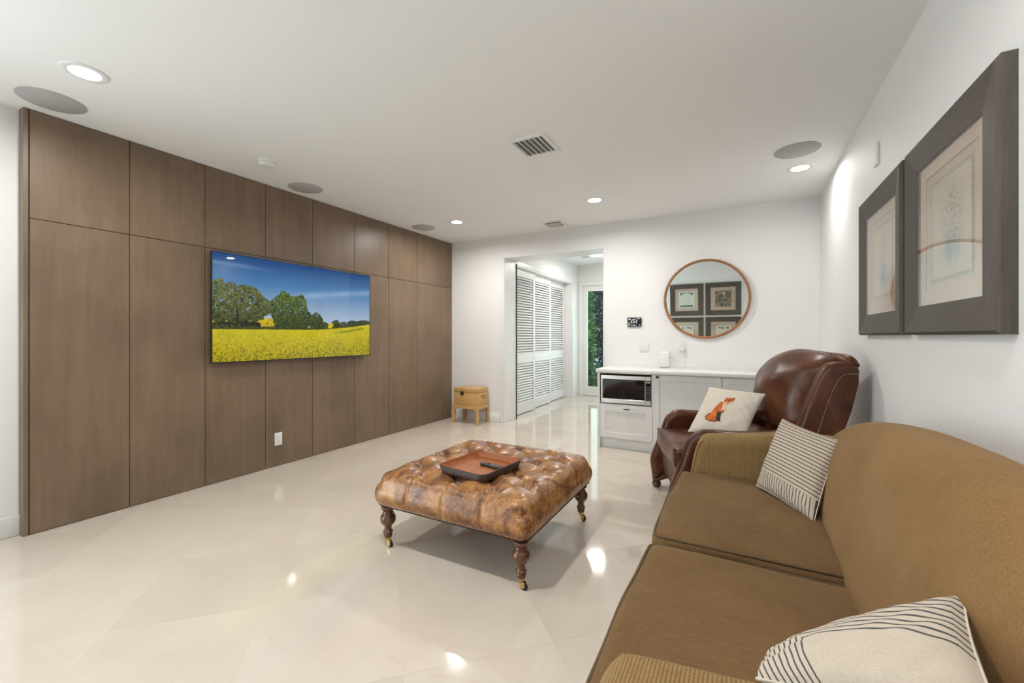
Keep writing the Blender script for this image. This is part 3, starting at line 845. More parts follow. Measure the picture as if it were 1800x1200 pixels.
# ------------------------------------------------------------------ ottoman
OX, OY = -1.435, 2.357
t = thing('ottoman', 'square tufted ottoman in distressed tan leather on turned wooden legs', 'ottoman', (OX, OY, 0))
hw_, zb, zt = .514, .272, .463
pit = 0.127
n = 150
vs, fs = [], []
def tuft(x, y):
    x = x - pit
    a = (x+y)/pit*.5; b2 = (x-y)/pit*.5
    sa, sb = abs(math.sin(math.pi*a)), abs(math.sin(math.pi*b2))
    rr = math.hypot(a-round(a), b2-round(b2))          # creases on both diagonals, buttons where they cross
    return .030*(sa*sb)**.45 + .032*(1-math.exp(-(rr/.20)**2)) - .056
for i in range(n+1):
    for j in range(n+1):
        u, v_ = (i/n*2-1), (j/n*2-1)
        x = hw_*math.copysign(abs(math.sin(u*math.pi/2))*.35 + abs(u)*.65, u); y = hw_*math.copysign(abs(math.sin(v_*math.pi/2))*.35 + abs(v_)*.65, v_)
        e = hw_ - max(abs(x), abs(y)); k = min(1, max(0, e-.012)/.10)
        fall = k*k*(3-2*k)
        rad = .085
        ex, ey = max(0, abs(x)-(hw_-rad)), max(0, abs(y)-(hw_-rad))
        d = min(1.0, math.hypot(ex, ey)/rad)
        z = zt + .012*(1-(x/hw_)**2)*(1-(y/hw_)**2) - rad*(1-math.sqrt(max(0, 1-d*d)))*.95
        z += tuft(x, y)*fall + .004*(math.sin(31*x+9*y)*math.sin(27*y-5*x))*fall
        # pleats that run from the outer buttons to the edge
        for q, r_ in ((x, y), (y, x)):
            ee = hw_ - abs(r_)
            if ee < .16 and abs(q) < hw_ - .06:
                ph = q/(2*pit); f0 = abs(ph - round(ph))*2*pit
                z -= .014*math.exp(-(f0/.009)**2)*(1-ee/.16)
        rc = .055; cxx, cyy = max(0, abs(x)-(hw_-rc)), max(0, abs(y)-(hw_-rc))
        if cxx > 0 and cyy > 0:
            kk = max(cxx, cyy)/math.hypot(cxx, cyy)
            x = math.copysign(hw_-rc+cxx*kk, x); y = math.copysign(hw_-rc+cyy*kk, y)
        vs.append((x, y, z))
idx = lambda i, j: i*(n+1)+j
for i in range(n):
    for j in range(n): fs.append((idx(i, j), idx(i+1, j), idx(i+1, j+1), idx(i, j+1)))
border = [idx(i, 0) for i in range(n)] + [idx(n, j) for j in range(n)] + [idx(i, n) for i in range(n, 0, -1)] + [idx(0, j) for j in range(n, 0, -1)]
prev = border
for k in range(1, 9):
    tt = k/8; cur = []
    for bi in border:
        x, y, z = vs[bi]
        bul = .020*math.sin(math.pi*min(1, tt*1.02))**.8 - .004*tt
        cxx, cyy = max(0, abs(x)-(hw_-.055)), max(0, abs(y)-(hw_-.055))
        nx_, ny_ = (cxx, cyy) if (cxx > 1e-6 and cyy > 1e-6) else ((1, 0) if abs(x) > hw_-1e-4 else (0, 1))
        nl_ = math.hypot(nx_, ny_); nx_, ny_ = math.copysign(nx_/nl_, x), math.copysign(ny_/nl_, y)
        q = y if abs(nx_) > abs(ny_) else x
        ph = q/(2*pit); f0 = abs(ph-round(ph))*2*pit
        pl = (.010*math.exp(-(f0/.007)**2) if abs(q) < hw_-.06 else 0)*math.sin(math.pi*min(1, tt*.9+.1))
        ax, ay = nx_*(bul-pl), ny_*(bul-pl)
        vs.append((x+ax, y+ay, z + (zb-z)*tt)); cur.append(len(vs)-1)
    m_ = len(border)
    for a in range(m_):
        b2 = (a+1) % m_; fs.append((prev[a], cur[a], cur[b2], prev[b2]))
    prev = cur
fs.append(tuple(prev))
mb = MB(); mb.add(vs, fs, 0, True); up = mb.build('upholstery', M['tan'], t)
bt = MB()
def nearest_buttons():
    out = []
    for a in range(-8, 9):
        for b2 in range(-8, 9):
            x, y = (a+b2)*pit + pit, (a-b2)*pit
            if max(abs(x), abs(y)) < hw_ - .09: out.append((x, y))
    return out
for x, y in nearest_buttons():
    b = MB(); zz = zt + .012*(1-(x/hw_)**2)*(1-(y/hw_)**2) - .056
    b.lathe([(.012, 0), (.013, .005), (.008, .008), (.0005, .009)], 12, 0, Matrix.Translation((x, y, zz)))
    b.build('button', M['tan'], t)
b = MB(); o_ = rrect(.508, .508, .055, 8); i_ = rrect(.495, .495, .045, 8)
b.loft([[(x, y, z) for x, y in q] for q, z in ((i_, .262), (o_, .264), (rrect(.511, .511, .055, 8), .270), (o_, .277), (i_, .279))], caps=False)
b.build('braid_trim', M['trimbraid'], t)
nl = MB()
for k in range(78):
    q = (-.5 + k/77)*.92
    for Mx in (Matrix.Translation((q, -.5105, .270)) @ Matrix.Rotation(R(90), 4, 'X'), Matrix.Translation((.5105, q, .270)) @ Matrix.Rotation(R(90), 4, 'Y')):
        nl.lathe([(.0045, 0), (.003, .002), (.0003, .003)], 6, 0, Mx)
nl.build('nailheads', M['iron'], t)['kind'] = 'stuff'
b = MB(); b.box((-.475, -.475, .248), (.475, .475, .270)); b.build('frame', M['walnut'], t)
prof = [(.040, .250), (.042, .236), (.036, .228), (.030, .224), (.027, .217), (.033, .212), (.0335, .207), (.030, .203), (.039, .197), (.0455, .184), (.047, .171), (.0445, .157), (.037, .144), (.027, .134), (.0225, .126), (.021, .116), (.0215, .106), (.025, .101), (.0285, .099), (.0295, .094), (.027, .090), (.0225, .088), (.0225, .085), (.0265, .082), (.0265, .076), (.0235, .073), (.0205, .071), (.024, .067), (.023, .062), (.019, .058)]
for sx in (-1, 1):
    for sy in (-1, 1):
        px, py = sx*.455, sy*.455
        b = MB(); b.lathe(prof, 24, 0, Matrix.Translation((px, py, 0))); lg = b.build('leg', M['walnut'], t)
        c = MB(); c.lathe([(.0195, .059), (.0195, .050), (.015, .040), (.008, .034)], 16, 0, Matrix.Translation((px, py, 0)))
        c.box((px+.0, py-.011, .012), (px+.024, py-.008, .042), .001); c.box((px+.0, py+.008, .012), (px+.024, py+.011, .042), .001)
        cs = c.build('caster', M['brass'], lg)
        w = MB(); w.lathe([(.0005, -.007), (.014, -.007), (.018, -.004), (.018, .004), (.014, .007), (.0005, .007)], 20, 0, Matrix.Translation((px+.019, py, .0181)) @ Matrix.Rotation(R(90), 4, 'X'))
        w.build('caster_wheel', M['iron'], lg)

# tray and remote
t = thing('serving_tray', 'square orange leather tray with dark rim resting on the ottoman', 'tray', (-1.388, 2.165, .475), R(-7))
hx, hy = .180, .200
b = MB()
o0 = rrect(hx-.01, hy-.01, .05); o1 = rrect(hx, hy, .055); i1 = rrect(hx-.006, hy-.006, .05); i0 = rrect(hx-.014, hy-.014, .045)
b.loft([[(x, y, 0.0) for x, y in o0], [(x, y, .042) for x, y in o1], [(x, y, .044) for x, y in i1], [(x, y, .043) for x, y in i1]], caps=True)
b.f.pop(); b.m.pop(); b.sm.pop()
b.build('rim', M['tray_out'], t)
b = MB(); b.loft([[(x, y, .043) for x, y in i1], [(x, y, .007) for x, y in i0], [(x*.98, y*.98, .006) for x, y in i0]], caps=False)
b.add([(x*.98, y*.98, .006) for x, y in i0], [tuple(range(len(i0)))])
b.build('lining', M['tray_in'], t)
b = MB(); b.box((-hx+.02, -.0008, .006), (hx-.02, .0008, .0066)); b.box((-.0008, -hy+.02, .006), (.0008, hy-.02, .0066)); b.build('stitch_lines', M['tray_out'], t)
t = thing('remote_control', 'slim black remote control lying in the orange tray', 'remote', (-1.335, 2.205, .4818), R(-10))
b = MB(); b.box((-.082, -.02, .0), (.082, .02, .016), .004, 3); b.build('body', M['blackplastic'], t)
b = MB(); b.lathe([(.011, .016), (.010, .0175), (.0005, .018)], 16, 0, Matrix.Translation((-.025, 0, 0)))
b.build('navigation_ring', M['blackglass'], t)
for k in range(3):
    b = MB(); b.box((.0+.02*k, -.012, .016), (.012+.02*k, .012, .0172), .0005); b.build('button', M['greymark'], t)

# ------------------------------------------------------------------ cabinets along the back wall
CF = 4.76      # front plane of the doors
def shaker(name, x0, x1, z0, z1, parent, fw=.065):
    f = MB(); y = CF
    for lo, hi in (((x0, y, z0), (x0+fw, y+.02, z1)), ((x1-fw, y, z0), (x1, y+.02, z1)), ((x0+fw, y, z0), (x1-fw, y+.02, z0+fw)), ((x0+fw, y, z1-fw), (x1-fw, y+.02, z1))): f.box(lo, hi, .0015)
    d = f.build(name, M['cab'], parent)
    p = MB(); p.box((x0+fw-.002, y+.009, z0+fw-.002), (x1-fw+.002, y+.018, z1-fw+.002)); p.build('centre_panel', M['cab'], d)
    return d
CT = .868
t = thing('microwave_cabinet', 'white cabinet with an open microwave bay above one drawer', 'cabinet', (0, 0, 0), 0, 'white base cabinets')
b = MB()
b.box((-1.461, CF, 0), (-1.432, YB - .002, CT), .001); b.box((-.862, CF + .021, 0), (-.845, YB - .002, CT)); b.box((-1.432, 5.38, .12), (-.862, YB - .002, CT))
b.box((-1.432, CF + .003, .495), (-.862, 5.38, .508)); b.box((-1.432, CF + .022, .12), (-.862, 5.38, .135)); b.box((-1.432, CF + .003, CT - .012), (-.862, 5.38, CT))
b.build('body', M['cab'], t)
b = MB(); b.box((-1.432, 4.805, 0), (-.862, 4.82, .12)); b.build('toe_kick', M['cab'], t)
d = shaker('drawer', -1.429, -.846, .125, .492, t)
b = MB(); b.tube([(-1.155, CF - .022, .462), (-1.12, CF - .024, .4625), (-1.085, CF - .022, .462)], .005); b.tube([(-1.12, CF + .002, .462), (-1.12, CF - .022, .462)], .005)
b.build('bar_pull', M['iron'], d)
t2 = thing('base_cabinet', 'white cabinet with a tall shaker door and one dark knob', 'cabinet', (0, 0, 0), 0, 'white base cabinets')
b = MB(); b.box((-.843, CF + .022, .002), (-.172, YB - .002, CT)); b.build('body', M['cab'], t2)
d = shaker('door', -.843, -.173, .012, CT - .006, t2)
b = MB(); b.lathe([(.006, 0), (.006, .014), (.013, .018), (.015, .024), (.012, .029), (.0005, .031)], 18, 0, Matrix.Translation((-.795, CF, .838)) @ Matrix.Rotation(R(90), 4, 'X')); b.build('knob', M['iron'], d)
t3 = thing('base_cabinet', 'white cabinet behind the brown recliner, beside the right wall', 'cabinet', (0, 0, 0), 0, 'white base cabinets')
b = MB(); b.box((-.170, CF + .022, .002), (XR - .003, YB - .002, CT)); b.build('body', M['cab'], t3)
shaker('door', -.169, .27, .012, CT - .006, t3); shaker('door', .274, XR - .004, .012, CT - .006, t3)
b = MB(); b.box((-1.470, 4.722, CT + .0005), (XR - .002, YB - .001, .906), .003, 2)
tag(b.build('worktop', M['counter']), 'long white worktop over the cabinets on the back wall', 'worktop')

t = thing('microwave', 'stainless steel microwave with a black window in the cabinet bay', 'microwave', (0, 0, .5085))
X0, X1, Z0, Z1 = -1.418, -.866, .012, .326; Y0 = CF + .006
b = MB(); b.box((X0 + .004, Y0 + .03, Z0), (X1 - .004, 5.2, Z1 - .004), .003); b.build('housing', M['steel'], t)
dx = -.925
b = MB()
for lo, hi in (((X0, Y0, Z0), (dx, Y0 + .03, Z0 + .048)), ((X0, Y0, Z1 - .042), (dx, Y0 + .03, Z1)), ((X0, Y0, Z0 + .048), (X0 + .016, Y0 + .03, Z1 - .042)), ((dx - .006, Y0, Z0 + .048), (dx, Y0 + .03, Z1 - .042))): b.box(lo, hi, .0015)
d = b.build('door', M['steel'], t)
b = MB(); b.box((X0 + .016, Y0 + .002, Z0 + .048), (dx - .006, Y0 + .028, Z1 - .042)); b.build('window', M['blackglass'], d)
b = MB(); b.lathe([(.0055, 0), (.005, .0006), (.0003, .0007)], 16, 0, Matrix.Translation((X0 + .016, Y0, Z0 + .022)) @ Matrix.Rotation(R(90), 4, 'X'))
for lo, hi in (((.028, .018), (.030, .028)), ((.030, .018), (.035, .0195)), ((.038, .018), (.040, .028)), ((.040, .018), (.046, .0195)), ((.040, .0265), (.046, .028)), ((.0445, .0195), (.046, .0235))):
    b.box((X0 + lo[0], Y0 - .0006, Z0 + lo[1] - .003), (X0 + hi[0], Y0, Z0 + hi[1] - .003))
b.build('badge', M['greymark'], d)['kind'] = 'stuff'
b = MB(); b.box((dx + .002, Y0, Z0), (X1, Y0 + .03, Z1), .0015); cp = b.build('control_panel', M['steel'], t)
b = MB(); b.box((dx + .005, Y0 - .001, Z0 + .048), (X1 - .001, Y0 + .001, Z1 - .042)); b.build('keypad', M['blackglass'], cp)
b = MB()
for r_ in range(6):
    for c_ in range(3):
        xx = dx + .012 + .0155*c_; zz = Z0 + .06 + .026*r_
        b.box((xx, Y0 - .0016, zz), (xx + .007, Y0 - .001, zz + .005))
b.build('key_marks', M['plastic'], cp)['kind'] = 'stuff'
b = MB(); b.box((dx + .009, Y0 - .0016, Z1 - .072), (X1 - .006, Y0 - .001, Z1 - .05)); b.build('display', M['ventback'], cp)

# on the worktop and the wall above it
t = thing('wifi_router', 'slim white box standing on the worktop below the round mirror', 'router', (-.80, 5.27, .906))
b = MB(); b.box((-.055, -.03, 0), (.055, .03, .004)); b.build('base', M['ventback'], t)
b = MB(); b.box((-.058, -.034, .004), (.058, .034, .19), .012, 3); b.build('case', M['plastic'], t)
plate('light_switch', (-1.06, YB, 1.142), 0, .12, .118, 'white double rocker switch below the thermostat', 'switch', 'switch')
plate('wall_outlet', (-.617, YB, 1.155), 0, .076, .122, 'white wall outlet with a plug just below the mirror', 'outlet', 'outlet')
t = thing('power_adapter', 'white plug and cable between the wall outlet and white box', 'adapter', (-.617, YB - .0097, 1.13))
b = MB(); b.box((-.024, -.04, -.03), (.024, 0, .012), .006, 2); b.build('plug', M['plastic'], t)
b = MB(); b.tube(smooth_path([(0, -.03, -.028), (-.01, -.05, -.10), (-.05, -.07, -.13), (-.10, -.09, -.11), (-.122, -.13, -.10)], 5), .004); b.build('cable', M['plastic'], t)

t = thing('thermostat', 'black touchscreen thermostat on the back wall beside the opening', 'thermostat', (-1.182, YB, 1.457))
b = MB(); b.box((-.088, -.022, -.058), (.088, 0, .058), .008, 3); b.build('case', M['blackglass'], t)
def ink(name, col): return emitter(name, col, 1.0)
mark = ink('lit_marks', (.45, .52, .58)); mark2 = ink('lit_marks_dim', (.12, .14, .16))
b = MB()
arc = [(.033*math.cos(R(a)), -.0226, .003 + .033*math.sin(R(a))) for a in range(-40, 221, 10)]
b.tube(arc, .0022, 5)
b.build('dial', mark, t)
b = MB()   # the digits 77
for x in (-.015, .002):
    b.box((x, -.0228, .010), (x + .013, -.0222, .0135)); b.add([(x+.0095, -.0228, .010), (x+.013, -.0228, .010), (x+.0065, -.0228, -.012), (x+.003, -.0228, -.012)], [(3, 2, 1, 0)])
b.build('digits', mark, t)['kind'] = 'stuff'
b = MB()
for lo, hi in (((-.072, .030), (-.045, .042)), ((.05, .040), (.074, .044)), ((-.074, -.046), (-.062, -.036)), ((.062, -.044), (.074, -.032)), ((-.04, -.046), (.03, -.043)), ((-.004, -.044), (.004, -.034))): b.box((lo[0], -.0226, lo[1]), (hi[0], -.0221, hi[1]))
b.build('icons', mark2, t)['kind'] = 'stuff'

# round mirror, top leaning slightly into the room
t = thing('round_mirror', 'round wall mirror in a thin brown wooden ring', 'mirror', (-.364, YB - .004, 1.712)); t.rotation_euler = (0, 0, 0)
TI = Matrix.Translation((0, -.018, 0)) @ Matrix.Rotation(.037, 4, 'X')
b = MB(); b.lathe([(.0005, 0), (.444, 0), (.444, .010), (.0005, .010)], 72, 0, TI @ Matrix.Rotation(R(90), 4, 'X'), False); b.build('mirror_glass', M['mirror'], t)
b = MB(); nseg = 96
rings = []
for r0, y in ((.434, .012), (.434, -.022), (.440, -.026), (.457, -.026), (.461, -.022), (.461, .012)):
    rings.append([tuple(TI @ Vector((r0*math.cos(2*math.pi*j/nseg), y, r0*math.sin(2*math.pi*j/nseg)))) for j in range(nseg)])
rings.append(rings[0]); b.loft(rings, caps=False); b.build('wood_ring', M['ringwood'], t)

# ------------------------------------------------------------------ framed prints
def art(kind, n, seed):
    U, V = np.meshgrid(np.linspace(0, 1, n+1), np.linspace(0, 1, n+1)); n1 = noise2(n+1, n+1, n/6, seed); n2 = noise2(n+1, n+1, n/20, seed+1)
    paper = np.ones((n+1, n+1, 3))*np.array([.66, .56, .46])
    if kind == 'sketch':
        bx, by = (U-.54)/.30, (V-.44)/.42
        blob = np.clip(1.1 - np.sqrt(bx*bx+by*by), 0, 1)
        lines = np.clip((np.abs(np.sin((n1*9+n2*5)*3.1)) < .45).astype(float), 0, 1)*blob
        paper += (np.array([.12, .125, .11])-paper)*np.clip(lines*1.1, 0, .85)[..., None]
        wash = np.exp(-(((U-.55)/.16)**2+((V-.72)/.14)**2))*np.clip(n1*1.4, 0, 1)
        paper += (np.array([.12, .32, .46])-paper)*np.clip(wash*1.1, 0, 1)[..., None]
        yel = np.exp(-(((U-.35)/.12)**2+((V-.18)/.1)**2)); paper += (np.array([.75, .62, .25])-paper)*np.clip(yel*.35, 0, 1)[..., None]
        bd = np.maximum(np.abs(U-.5), np.abs(V-.5)); rim = (bd > .455) & (bd < .495)
        k = (np.sin(U*120)*np.sin(V*120) > -.2)
        paper[rim & k] = (.36, .31, .26)
    elif kind == 'plain':
        rim = np.maximum(np.abs(U-.5), np.abs(V-.5)) > .47; paper[:] = (.78, .74, .66); paper[rim] = (.25, .22, .2)
        txt = (V > .10) & (V < .24) & (n2 > .5) & (np.abs(U-.5) < .35); paper[txt] = (.15, .13, .12)
    elif kind == 'etching':
        t_ = np.clip((n1*.6+n2*.6-.35)*2.2, 0, 1)[..., None]; paper = np.array([.05, .042, .035])*(1-t_) + np.array([.42, .36, .29])*t_
        moon = ((U-.45)/.1)**2+((V-.18)/.1)**2 < 1; paper[moon] = (.6, .54, .45)
        rim = np.maximum(np.abs(U-.5), np.abs(V-.5)) > .485; paper[rim] = (.4, .33, .25)
    else:
        paper[:] = (.74, .74, .70)
        g = np.clip((n2-.45)*3, 0, 1)*np.exp(-(((U-.45)/.25)**2+((V-.6)/.35)**2)); paper += (np.array([.2, .24, .25])-paper)*g[..., None]*.8
        arch = (V < .22) & (((U-.5)/.42)**2+((V-.34)/.26)**2 > 1) & (np.abs(U-.5) < .42) & (V > .05); paper[arch] = (.10, .11, .11)
        base = (V > .84) & (V < .95) & (np.abs(U-.5) < .42); paper[base] = np.array([.09, .10, .10])
    return paper
def picture(loc, rz, label, kind, seed, w=.826, h=.845, grp=None):
    """frame hangs in local xz, faces -y"""
    t = thing('framed_print', label, 'picture', loc, rz, 'dark framed prints')
    rw, dp = .125, .046
    for q in range(4):
        L, other = (h, w) if q % 2 == 0 else (w, h)
        a, b2 = L/2, L/2 - rw; e, e2 = other/2, other/2 - rw
        # cross section: outer back, outer front, inner front, inner back
        sec = [(e, 0.0, a), (e, -dp+.010, a), (e-.012, -dp, a-.012), (e2, -dp+.014, b2), (e2, 0.0, b2)]
        ring0 = [(x, y, -z) for x, y, z in sec]; ring1 = [(x, y, z) for x, y, z in sec]
        Mx = Matrix.Rotation(R(90*q), 4, 'Y')
        mb = MB(); mb.loft([ring0, ring1], 0, True, True, False, Mx); mb.build('rail', M['frame'] if q % 2 == 0 else M['frameh'], t)
    iw, ih = w/2-rw, h/2-rw
    b = MB(); b.box((-iw-.01, -.016, -ih-.01), (iw+.01, -.004, ih+.01)); b.build('mat_board', M['mat_board'], t)
    b = MB(); m2 = .055
    for lo, hi in (((-iw, -.021, -ih), (-iw+m2, -.016, ih)), ((iw-m2, -.021, -ih), (iw, -.016, ih)), ((-iw+m2, -.021, -ih), (iw-m2, -.016, -ih+m2)), ((-iw+m2, -.021, ih-m2), (iw-m2, -.016, ih))): b.box(lo, hi, .001)
    b.build('mat_border', M['mat_board'], t)
    sheet('print', (iw-.10)*2, (ih-.085)*2, 90, 90, art(kind, 90, seed), M['print'], t, -.0175)
    b = MB(); b.box((-iw-.004, -.031, -ih-.004), (iw+.004, -.029, ih+.004)); b.build('pane', M['glass'], t)
    return t
# right wall: faces -X  -> local -y -> world -X : rotate by -90
picture((XR, 2.225, 1.708), R(-90), 'dark framed print nearest the camera on the right wall', 'sketch', 5)
picture((XR, 3.108, 1.708), R(-90), 'dark framed print on the right wall, the one nearer the recliner', 'sketch', 9)
# wall behind the camera, seen in the mirror: faces +Y
for x, z, kind, seed, lab in ((-1.295, 1.745, 'etching2', 21, 'framed pale engraving reflected at the upper left of the mirror'), (-.415, 1.745, 'etching', 31, 'framed dark etching reflected at the upper right of the mirror'),
                              (-1.295, .85, 'plain', 41, 'framed print reflected at the lower left of the mirror'), (-.415, .85, 'plain', 51, 'framed print reflected at the lower right of the mirror')):
    picture((x, YF, z), R(180), lab, kind, seed, .83, .845)
t = thing('wall_sensor', 'slim blank white plate high on the right wall beyond the frames', 'wall plate', (XR, 3.285, 2.372), R(-90))
b = MB(); b.box((-.038, -.011, -.066), (.038, 0, .066), .005, 3); b.build('cover', M['wall'], t)

# ------------------------------------------------------------------ sofa
t = thing('sofa', 'brown two seat corduroy sofa with a camel back along the right wall', 'sofa', (0, 1.71, 0))
sofa = t; SY = 1.71
b = MB(); b.box((-.27, -1.02, .09), (.64, 1.02, .315), .02, 3); b.build('base', M['cord'], t)
for sx in (-.20, .56):
    for sy in (-1.0, 1.0):
        f = MB(); f.lathe([(.022, 0), (.032, .03), (.036, .07), (.03, .095)], 16, 0, Matrix.Translation((sx, sy, 0))); f.build('foot', M['walnut'], t)
def seat(y0, y1, dz):
    cx, cy = (-.312 + .375)/2, (y0+y1)/2; hx, hy = (.375+.312)/2, (y1-y0)/2
    def fn(x, y, z):
        wav = .004*math.sin(y*17+1.3)*max(0, -x/hx) + .003*math.sin(x*11+y*7)
        return (x - .012*(1-(y/hy)**2)*(1 if x < 0 else 0), y, z + (wav if z > 0 else 0))
    c = MB(); c.cushion((hx, hy, .095), .035, (0, 0, .022), 22, 0, Matrix.Translation((cx, cy, .408+dz)), fn)
    o = c.build('seat_cushion', M['seatcloth'], t)
    for zz in (.497+dz, .325+dz):
        rr = rrect(hx-.010, hy-.010, .032, 5); ln = []
        for (ax, ay), (bx, by) in zip(rr, rr[1:] + rr[:1]):
            k = max(1, int(math.hypot(bx-ax, by-ay)/.03))
            ln += [(ax+(bx-ax)*i/k, ay+(by-ay)*i/k) for i in range(k)]
        pth = [(cx + px - (.012*(1-(py/hy)**2) if px < 0 else 0), cy + py, zz - .003 + (.004*math.sin(py*17+1.3)*max(0, -px/hx) if zz > .4 else 0)) for px, py in ln]
        p = MB(); p.tube(pth, .0055, 8, 0, True); p.build('piping', M['sofapipe'], o)
seat(.81-SY, 1.685-SY, -.010); seat(1.712-SY, 2.615-SY, .004)
# back: lofted along Y, crest rises in the middle
def crest(y):                                     # world Y -> height
    pts = [(.55, .80), (.75, .90), (1.0, .965), (1.4, 1.0), (1.8, .985), (2.15, .945), (2.4, .895), (2.6, .82), (2.72, .73), (2.78, .62)]
    return float(np.interp(y, [p[0] for p in pts], [p[1] for p in pts]))
ysb = [.56, .60, .66, .74] + list(np.linspace(.82, 2.55, 34)) + [2.60, 2.66, 2.71, 2.75, 2.775]
cr = np.array([crest(y) for y in ysb]); ker = np.array([1, 2, 3, 2, 1])/9
crs = np.convolve(np.pad(cr, 2, mode='edge'), ker, 'valid')
rings = []
for y, zc in zip(ysb, crs):
    e = min(1.0, max(0.02, min((y-.53)/.14, (2.795-y)/.16)))
    th = math.sqrt(1-(1-e)**2)                    # thickness closes at both ends
    zc = .3 + (zc-.3)*(.85+.15*th)
    prof = [(.315, .28), (.298, .40), (.292, .50), (.305, .60)]
    hgt = zc - .60
    prof += [(.330, .60+hgt*.35), (.362, .60+hgt*.65), (.402, .60+hgt*.86), (.450, .60+hgt*.975), (.500, zc), (.560, .60+hgt*.98), (.605, .60+hgt*.88), (.635, .60+hgt*.70), (.650, .60+hgt*.35), (.655, .5), (.655, .28)]
    mx = .50
    prof = smooth_path(prof, 3)
    rings.append([(mx + (x-mx)*(.25+.75*th), y-SY, z) for x, z in prof])
c = MB(); c.loft([r[::-1] for r in rings]); c.build('back', M['backcloth'], t)
def arm(y0, y1, inner):
    """inner = y of the inside face"""
    # side outline in xz
    out = [(-.275, .09), (-.274, .20), (-.270, .32), (-.264, .42), (-.256, .51), (-.240, .60), (-.222, .66), (-.195, .695), (-.15, .708), (0, .725), (.15, .745), (.30, .755), (.44, .755), (.54, .745), (.605, .715), (.64, .65), (.648, .55), (.65, .40), (.65, .24), (.645, .09)]
    sm = smooth_path(out[:-1], 4) + [(.645, .09)]
    c = MB(); c.slab(sm, y0-SY, y1-SY, .045, 6); o = c.build('arm', M['cord'], t)
    for yy in (y0 + .013, y1 - .013):
        A = np.array(sm[:40]); tg = np.gradient(A, axis=0); tg /= np.linalg.norm(tg, axis=1)[:, None]
        q = A + np.stack([tg[:, 1], -tg[:, 0]], 1)*.0115
        p = MB(); p.tube([(x, yy-SY, z) for x, z in q[1:29]], .005, 8); p.build('piping', M['cord'], o)
arm(2.617, 2.80, 2.617); arm(.615, .808, .808)

def pillow(name, label, corners, thick, mats, n=40, pinch=.07, sag=None, fold=.004, seed=0, front_cols=None):
    """corners TL, TR, BR, BL in world space; the front faces the side where they run clockwise"""
    TL, TR, BR, BL = [np.array(c, float) for c in corners]
    ctr = (TL+TR+BR+BL)/4
    nrm = np.cross(BL-TL, TR-TL); nrm = nrm/np.linalg.norm(nrm)
    r = np.random.RandomState(seed); ph = r.rand(6)*6.28
    o = bpy.data.objects.new(name, None); COL.objects.link(o); o.location = ctr; tag(o, label, 'cushion', 'loose cushions' if name == 'striped_cushion' else None)
    def grid(side):
        vs = []; uv = []
        for i in range(n+1):
            for j in range(n+1):
                u, v = j/n, i/n
                uu, vv = 2*u-1, 2*v-1
                # pull the middles of the edges inwards, corners stay sharp
                pu = .5 + .5*uu*(1 - pinch*(1-vv*vv)*abs(uu)); pv = .5 + .5*vv*(1 - pinch*(1-uu*uu)*abs(vv))
                p = (TL*(1-pu)+TR*pu)*(1-pv) + (BL*(1-pu)+BR*pu)*pv
                bul = (max(0, 1-uu*uu)*max(0, 1-vv*vv))**.42
                edge = max(abs(uu), abs(vv))
                wr_ = fold*(math.sin(9*uu+ph[0]+3*vv)*math.sin(7*vv+ph[1]) + .6*math.sin(17*(uu-vv)+ph[2]))*edge*(1-edge**6)
                p = p + nrm*side*(thick*bul + wr_)
                vs.append(tuple(p-ctr)); uv.append((u, 1-v))
        return vs, uv
    idx = np.arange((n+1)**2).reshape(n+1, n+1)
    q = np.stack([idx[:-1, :-1], idx[1:, :-1], idx[1:, 1:], idx[:-1, 1:]], -1).reshape(-1, 4)
    for side, nm, mt in ((1, 'front_panel', mats[0]), (-1, 'back_panel', mats[1])):
        vs, uv = grid(side)
        mb = MB(); mb.add(vs, (q[:, ::-1] if side < 0 else q).tolist(), 0, True)
        ob = mb.build(nm, mt, o)
        lay = ob.data.uv_layers.new(name='UVMap')
        li = np.empty(len(ob.data.loops), np.int32); ob.data.loops.foreach_get('vertex_index', li)
        lay.data.foreach_set('uv', np.array(uv, np.float32)[li].ravel())
        if front_cols is not None and side == 1: set_print(ob, front_cols(n))
    vs, _ = grid(1)
    path = [vs[k] for k in list(idx[0, :-1]) + list(idx[:-1, -1]) + list(idx[-1, :0:-1]) + list(idx[:0:-1, 0])]
    mb = MB(); mb.tube(path, .0022, 6, 0, True); mb.build('piping', M['linen'], o)
    return o
pillow('striped_cushion', 'cream cushion with thin brown stripes against the far sofa arm',
       [(.187, 2.585, .852), (.379, 2.30, .823), (.262, 2.115, .512), (.067, 2.435, .535)], .062, (M['stripe_a'], M['stripe_a']), 44, .05, seed=3)
pillow('striped_cushion', 'cream cushion with a grey striped border on the near sofa corner',
       [(.362, 1.085, .800), (.285, .735, .80), (.02, .72, .775), (.055, 1.03, .565)], .062, (M['stripe_b'], M['stripe_c']), 44, .06, seed=5)

# ------------------------------------------------------------------ recliner (local x runs back, y to the far side)
t = thing('recliner', 'dark brown leather wing recliner with brass nailheads beside the cabinets', 'armchair', (-.415, 3.425, 0), R(19))
L = M['leather']
b = MB(); b.box((-.055, -.335, .13), (.80, .335, .37), .03, 3); b.build('base', L, t)
c = MB()
def fs_(x, y, z):
    sl = min(1, max(0, (x-.02)/.28)); sl = sl*sl*(3-2*sl)
    return (x, y*(1.0 + (.14 if x < -.26 else 0)), z + .004*math.sin(x*20+y*13) + .075*sl)
c.cushion((.39, .315, .075), .035, (.012, .006, .022), 18, 0, Matrix.Translation((.285, 0, .435)), fs_)
c.build('seat_cushion', L, t)
p = MB(); p.tube(smooth_path([(.5, .322, .500), (-.05, .33, .502), (-.092, .30, .503), (-.1, 0, .506), (-.092, -.30, .503), (-.05, -.33, .502), (.5, -.322, .500)], 6), .005); p.build('piping', L, t)
